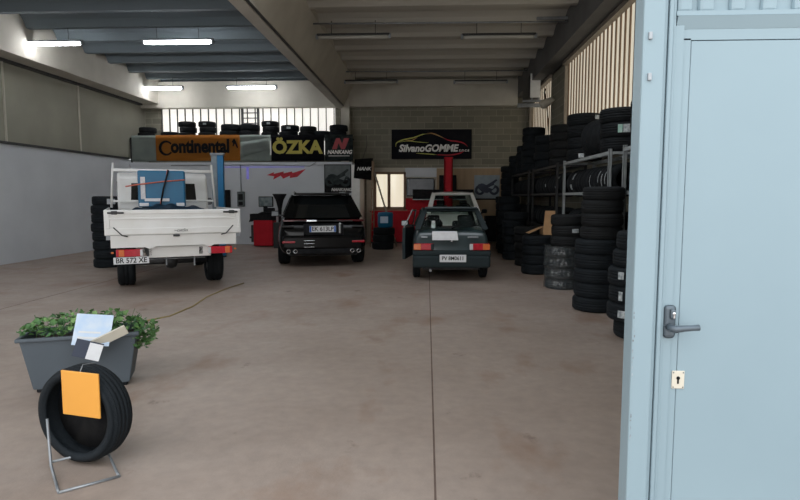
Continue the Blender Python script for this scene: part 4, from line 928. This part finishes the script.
# tyres with a blue drum near the wooden window
for i in range(3): tyre('L', -1.36 + .02 * i, 17.75, .112 + .222 * i, 'large black tyre beneath the blue drum, %s of three' % ['lowest', 'middle', 'topmost'][i], 'tyres beneath the blue drum')
dm = empty('blue_drum', (-1.28, 17.75, .67), label='blue plastic drum standing on a pile of large tyres by the window', cat='drum')
MB().lathe([(0, 0), (.21, 0), (.235, .03), (.235, .15), (.245, .17), (.235, .19), (.235, .36), (.245, .38), (.235, .40), (.22, .46), (0, .48)], 28).build('drum_body', 'blue', dm)
MB().rbox(-.14, .10, -.245, -.22, .14, .34, .01).build('drum_label', 'sky1', dm)
la = empty('step_ladder', (-1.60, 18.6, 0), label='tall metal step ladder leaning open in front of the wooden window', cat='ladder')
for s in (-1, 1):
    MB().tube([(s * .04 - .18, .1 + .2 * s, 0.0), (-.14 + s * .01, .1 + s * .1, 2.75)], .022, 6).build('rail', 'frame', la)
    MB().tube([(.62, .1 + s * .2, 0.0), (-.10, .1 + s * .08, 2.40)], .020, 6).build('rail', 'alu', la)
b = MB()
for i in range(8): t_ = .1 + i * .11; x_ = .62 + (-.72) * t_; b.box(x_ - .03, x_ + .03, -.08 + .1 * t_ * .5, .28 - .1 * t_ * .5, 2.4 * t_ - .01, 2.4 * t_ + .015)
b.build('tread', 'alu', la)
b = MB()
for i in range(9): z = .25 + i * .27; b.tube([(-.17 + i * .003, -.06 + i * .007, z), (-.17 + i * .003, .26 - i * .007, z)], .012, 6)
b.build('rung', 'frame', la)

# ------------------------------------------------------------------ foreground left: planter, magazines, display tyre
pl = empty('planter', (-2.92, 4.72, 0), math.radians(20), label='grey plastic planter box with green ivy at the left foreground', cat='planter')
b = MB(); t0, t1 = .0, .44
def pr(z, wx, wy): return [(-wx, -wy, z), (wx, -wy, z), (wx, wy, z), (-wx, wy, z)]
def loop(b, rs):
    rs = [[b.bm.verts.new(p) for p in r_] for r_ in rs]
    for a, c in zip(rs, rs[1:]):
        for k in range(4): b.bm.faces.new((a[k], a[(k + 1) % 4], c[(k + 1) % 4], c[k]))
    b.bm.faces.new(rs[0][::-1]); b.bm.faces.new(rs[-1]); return b
loop(b, [pr(.03, .36, .16), pr(.44, .43, .20), pr(.44, .455, .225), pr(.47, .455, .225), pr(.47, .42, .19), pr(.38, .41, .18)])
b.build('box', 'planter', pl, bevel=.008)
MB().rbox(-.34, -.24, -.15, .15, 0, .035, .01).build('foot', 'black', pl)
MB().rbox(.24, .34, -.15, .15, 0, .035, .01).build('foot', 'black', pl)
MB().box(-.41, .41, -.18, .18, .36, .41).build('soil', 'soil', pl)
RL = random.Random(3)
def leaf_cloud(n, seed):
    rl = random.Random(seed); b = MB()
    for i in range(n):
        if rl.random() < .25: c = Vector((.40 + rl.uniform(0, .17), rl.uniform(-.2, .2), .50 - rl.uniform(0, .2)))
        else:
            a, c_ = rl.uniform(-.44, .48), rl.uniform(-.24, .22); c = Vector((a, c_, .46 + rl.uniform(0, .14) * (1 - (a / .6) ** 2) + .02))
        s = rl.uniform(.016, .032); m_ = Matrix.Translation(c) @ Euler((rl.uniform(-.9, .9), rl.uniform(-.9, .9), rl.uniform(0, 6.3))).to_matrix().to_4x4()
        pts = [(0, -1, 0), (.55, -.75, .1), (1, -.2, .15), (.55, .1, .1), (.45, .6, .1), (0, 1.2, 0), (-.45, .6, .1), (-.55, .1, .1), (-1, -.2, .15), (-.55, -.75, .1)]
        v = [b.bm.verts.new(m_ @ (Vector(p) * s)) for p in pts]; ctr = b.bm.verts.new(m_ @ Vector((0, 0, -.1 * s)))
        for k in range(10): b.bm.faces.new((v[k], v[(k + 1) % 10], ctr))
    return b
leaf_cloud(420, 5).build('foliage', 'leaf', pl); leaf_cloud(170, 9).build('foliage', 'leaf2', pl)
b = MB()
for i in range(30):
    x, y = RL.uniform(-.38, .4), RL.uniform(-.15, .15); e_ = Vector((x * 1.15 + RL.uniform(-.05, .1), y * 1.3, .5 + RL.uniform(0, .1)))
    b.tube([(x, y, .39), (x + (e_.x - x) * .3, y, .47), e_], .003, 4)
b.build('stem', 'leaf', pl)
tg_ = MB().box(-.20, .20, -.012, .012, 0, .075).build('plank', 'cream'); tg_.location = (-2.60, 4.46, .415); tg_.rotation_euler = (.25, -.42, .40); tag(tg_, 'pale wooden slat leaning on the rim of the grey planter', 'slat')
def leaflet(loc, rot, w_, h_, m, label):
    o = empty('leaflet', loc, label=label, cat='leaflet', group='leaflets on the planter'); o.rotation_euler = rot
    MB().box(-w_ / 2, w_ / 2, 0, .006, 0, h_).build('paper', m, o)
    return o
lf = leaflet((-2.68, 4.40, .42), (-.5, .12, .35), .27, .26, 'sky1', 'pale blue and white leaflet leaning on the planter ivy')
MB().box(-.10, .10, -.002, 0, .05, .07).box(-.10, .06, -.002, 0, .10, .115).build('print', 'plate', lf)
text('lettering', 'Michelin', .03, 'ink', lf, (.03, -.003, .235), ext=.0005) if False else None
lf2 = leaflet((-2.69, 4.34, .33), (-.2, .3, .30), .20, .14, 'navy', 'small navy and white leaflet below the pale one on the planter')
MB().box(.0, .10, -.002, 0, .0, .13).build('print', 'plate', lf2)

td = tyre('D', -2.06, 3.30, .305, 'low profile black tyre held by a bent steel rod stand, left foreground', None, (PI / 2, .2, math.radians(-14)))
MB().lathe([(0, -.02), (.228, -.02), (.228, -.035), (0, -.035)], 32).build('dark_disc', 'ink', td)  # plain black disc added to fill the tyre's opening
sgn = empty('sign_card', (-1.955, 3.17, .325), math.radians(-14), label='orange card hooked on the display tyre at the left foreground', cat='sign card')
sd = empty('display_stand', (-2.01, 3.17, 0), math.radians(-50), label='bent steel rod stand under the display tyre', cat='stand')
S0 = MB()
for s in (-1, 1): S0.tube([(-.16, s * .15, .30), (-.10, s * .15, .04), (.16, s * .15, .008), (.22, s * .15, .008)], .008, 8)
S0.tube([(.22, -.15, .008), (.22, .15, .008)], .008, 8).tube([(-.12, -.15, .05), (-.12, .15, .05)], .008, 8)
S0.build('rod', 'steel', sd)
MB().rbox(-.19, .08, -.006, .006, 0, .265, .004).build('card', 'yellow', sgn)
MB().tube([(-.06, .0, .25), (-.06, .03, .30), (-.06, .12, .285)], .003, 6).build('hook', 'steel', sgn)

# yellow cord on the floor
yc = MB().tube([(-3.62, 7.2, .006), (-3.45, 7.5, .006), (-3.42, 8.2, .006), (-3.52, 9.0, .006), (-3.5, 9.8, .006), (-3.40, 10.5, .006)], .011, 6).build('cord', 'yline'); tag(yc, 'thin faded yellow cord on the floor between planter and truck', 'cord')

# ------------------------------------------------------------------ light and camera
w = bpy.data.worlds.new('overcast_sky'); sc.world = w; w.use_nodes = True
nt = w.node_tree; bg = nt.nodes['Background']
sky = nt.nodes.new('ShaderNodeTexSky'); sky.sky_type = 'PREETHAM'; sky.turbidity = 9; sky.sun_direction = (-.3, -.5, .8)
mx = nt.nodes.new('ShaderNodeMix'); mx.data_type = 'RGBA'; mx.inputs[0].default_value = .15
mx.inputs[6].default_value = (.90, .95, 1.0, 1); nt.links.new(sky.outputs[0], mx.inputs[7]); nt.links.new(mx.outputs[2], bg.inputs['Color'])
bg.inputs['Strength'].default_value = 2.2

cd = bpy.data.cameras.new('camera'); cam = bpy.data.objects.new('camera', cd); col.objects.link(cam); sc.camera = cam
cd.sensor_width = 36; cd.lens = 578 / 800 * 36; cd.clip_start = .05
cam.location = (0, 0, 1.6); cam.rotation_euler = (PI / 2 - math.atan(53 / 578), 0, math.atan(27 / 578))
sc.view_settings.view_transform = 'Standard'; sc.view_settings.look = 'None'; sc.view_settings.gamma = 1; sc.view_settings.use_curve_mapping = False
sc.view_settings.exposure = 0.22
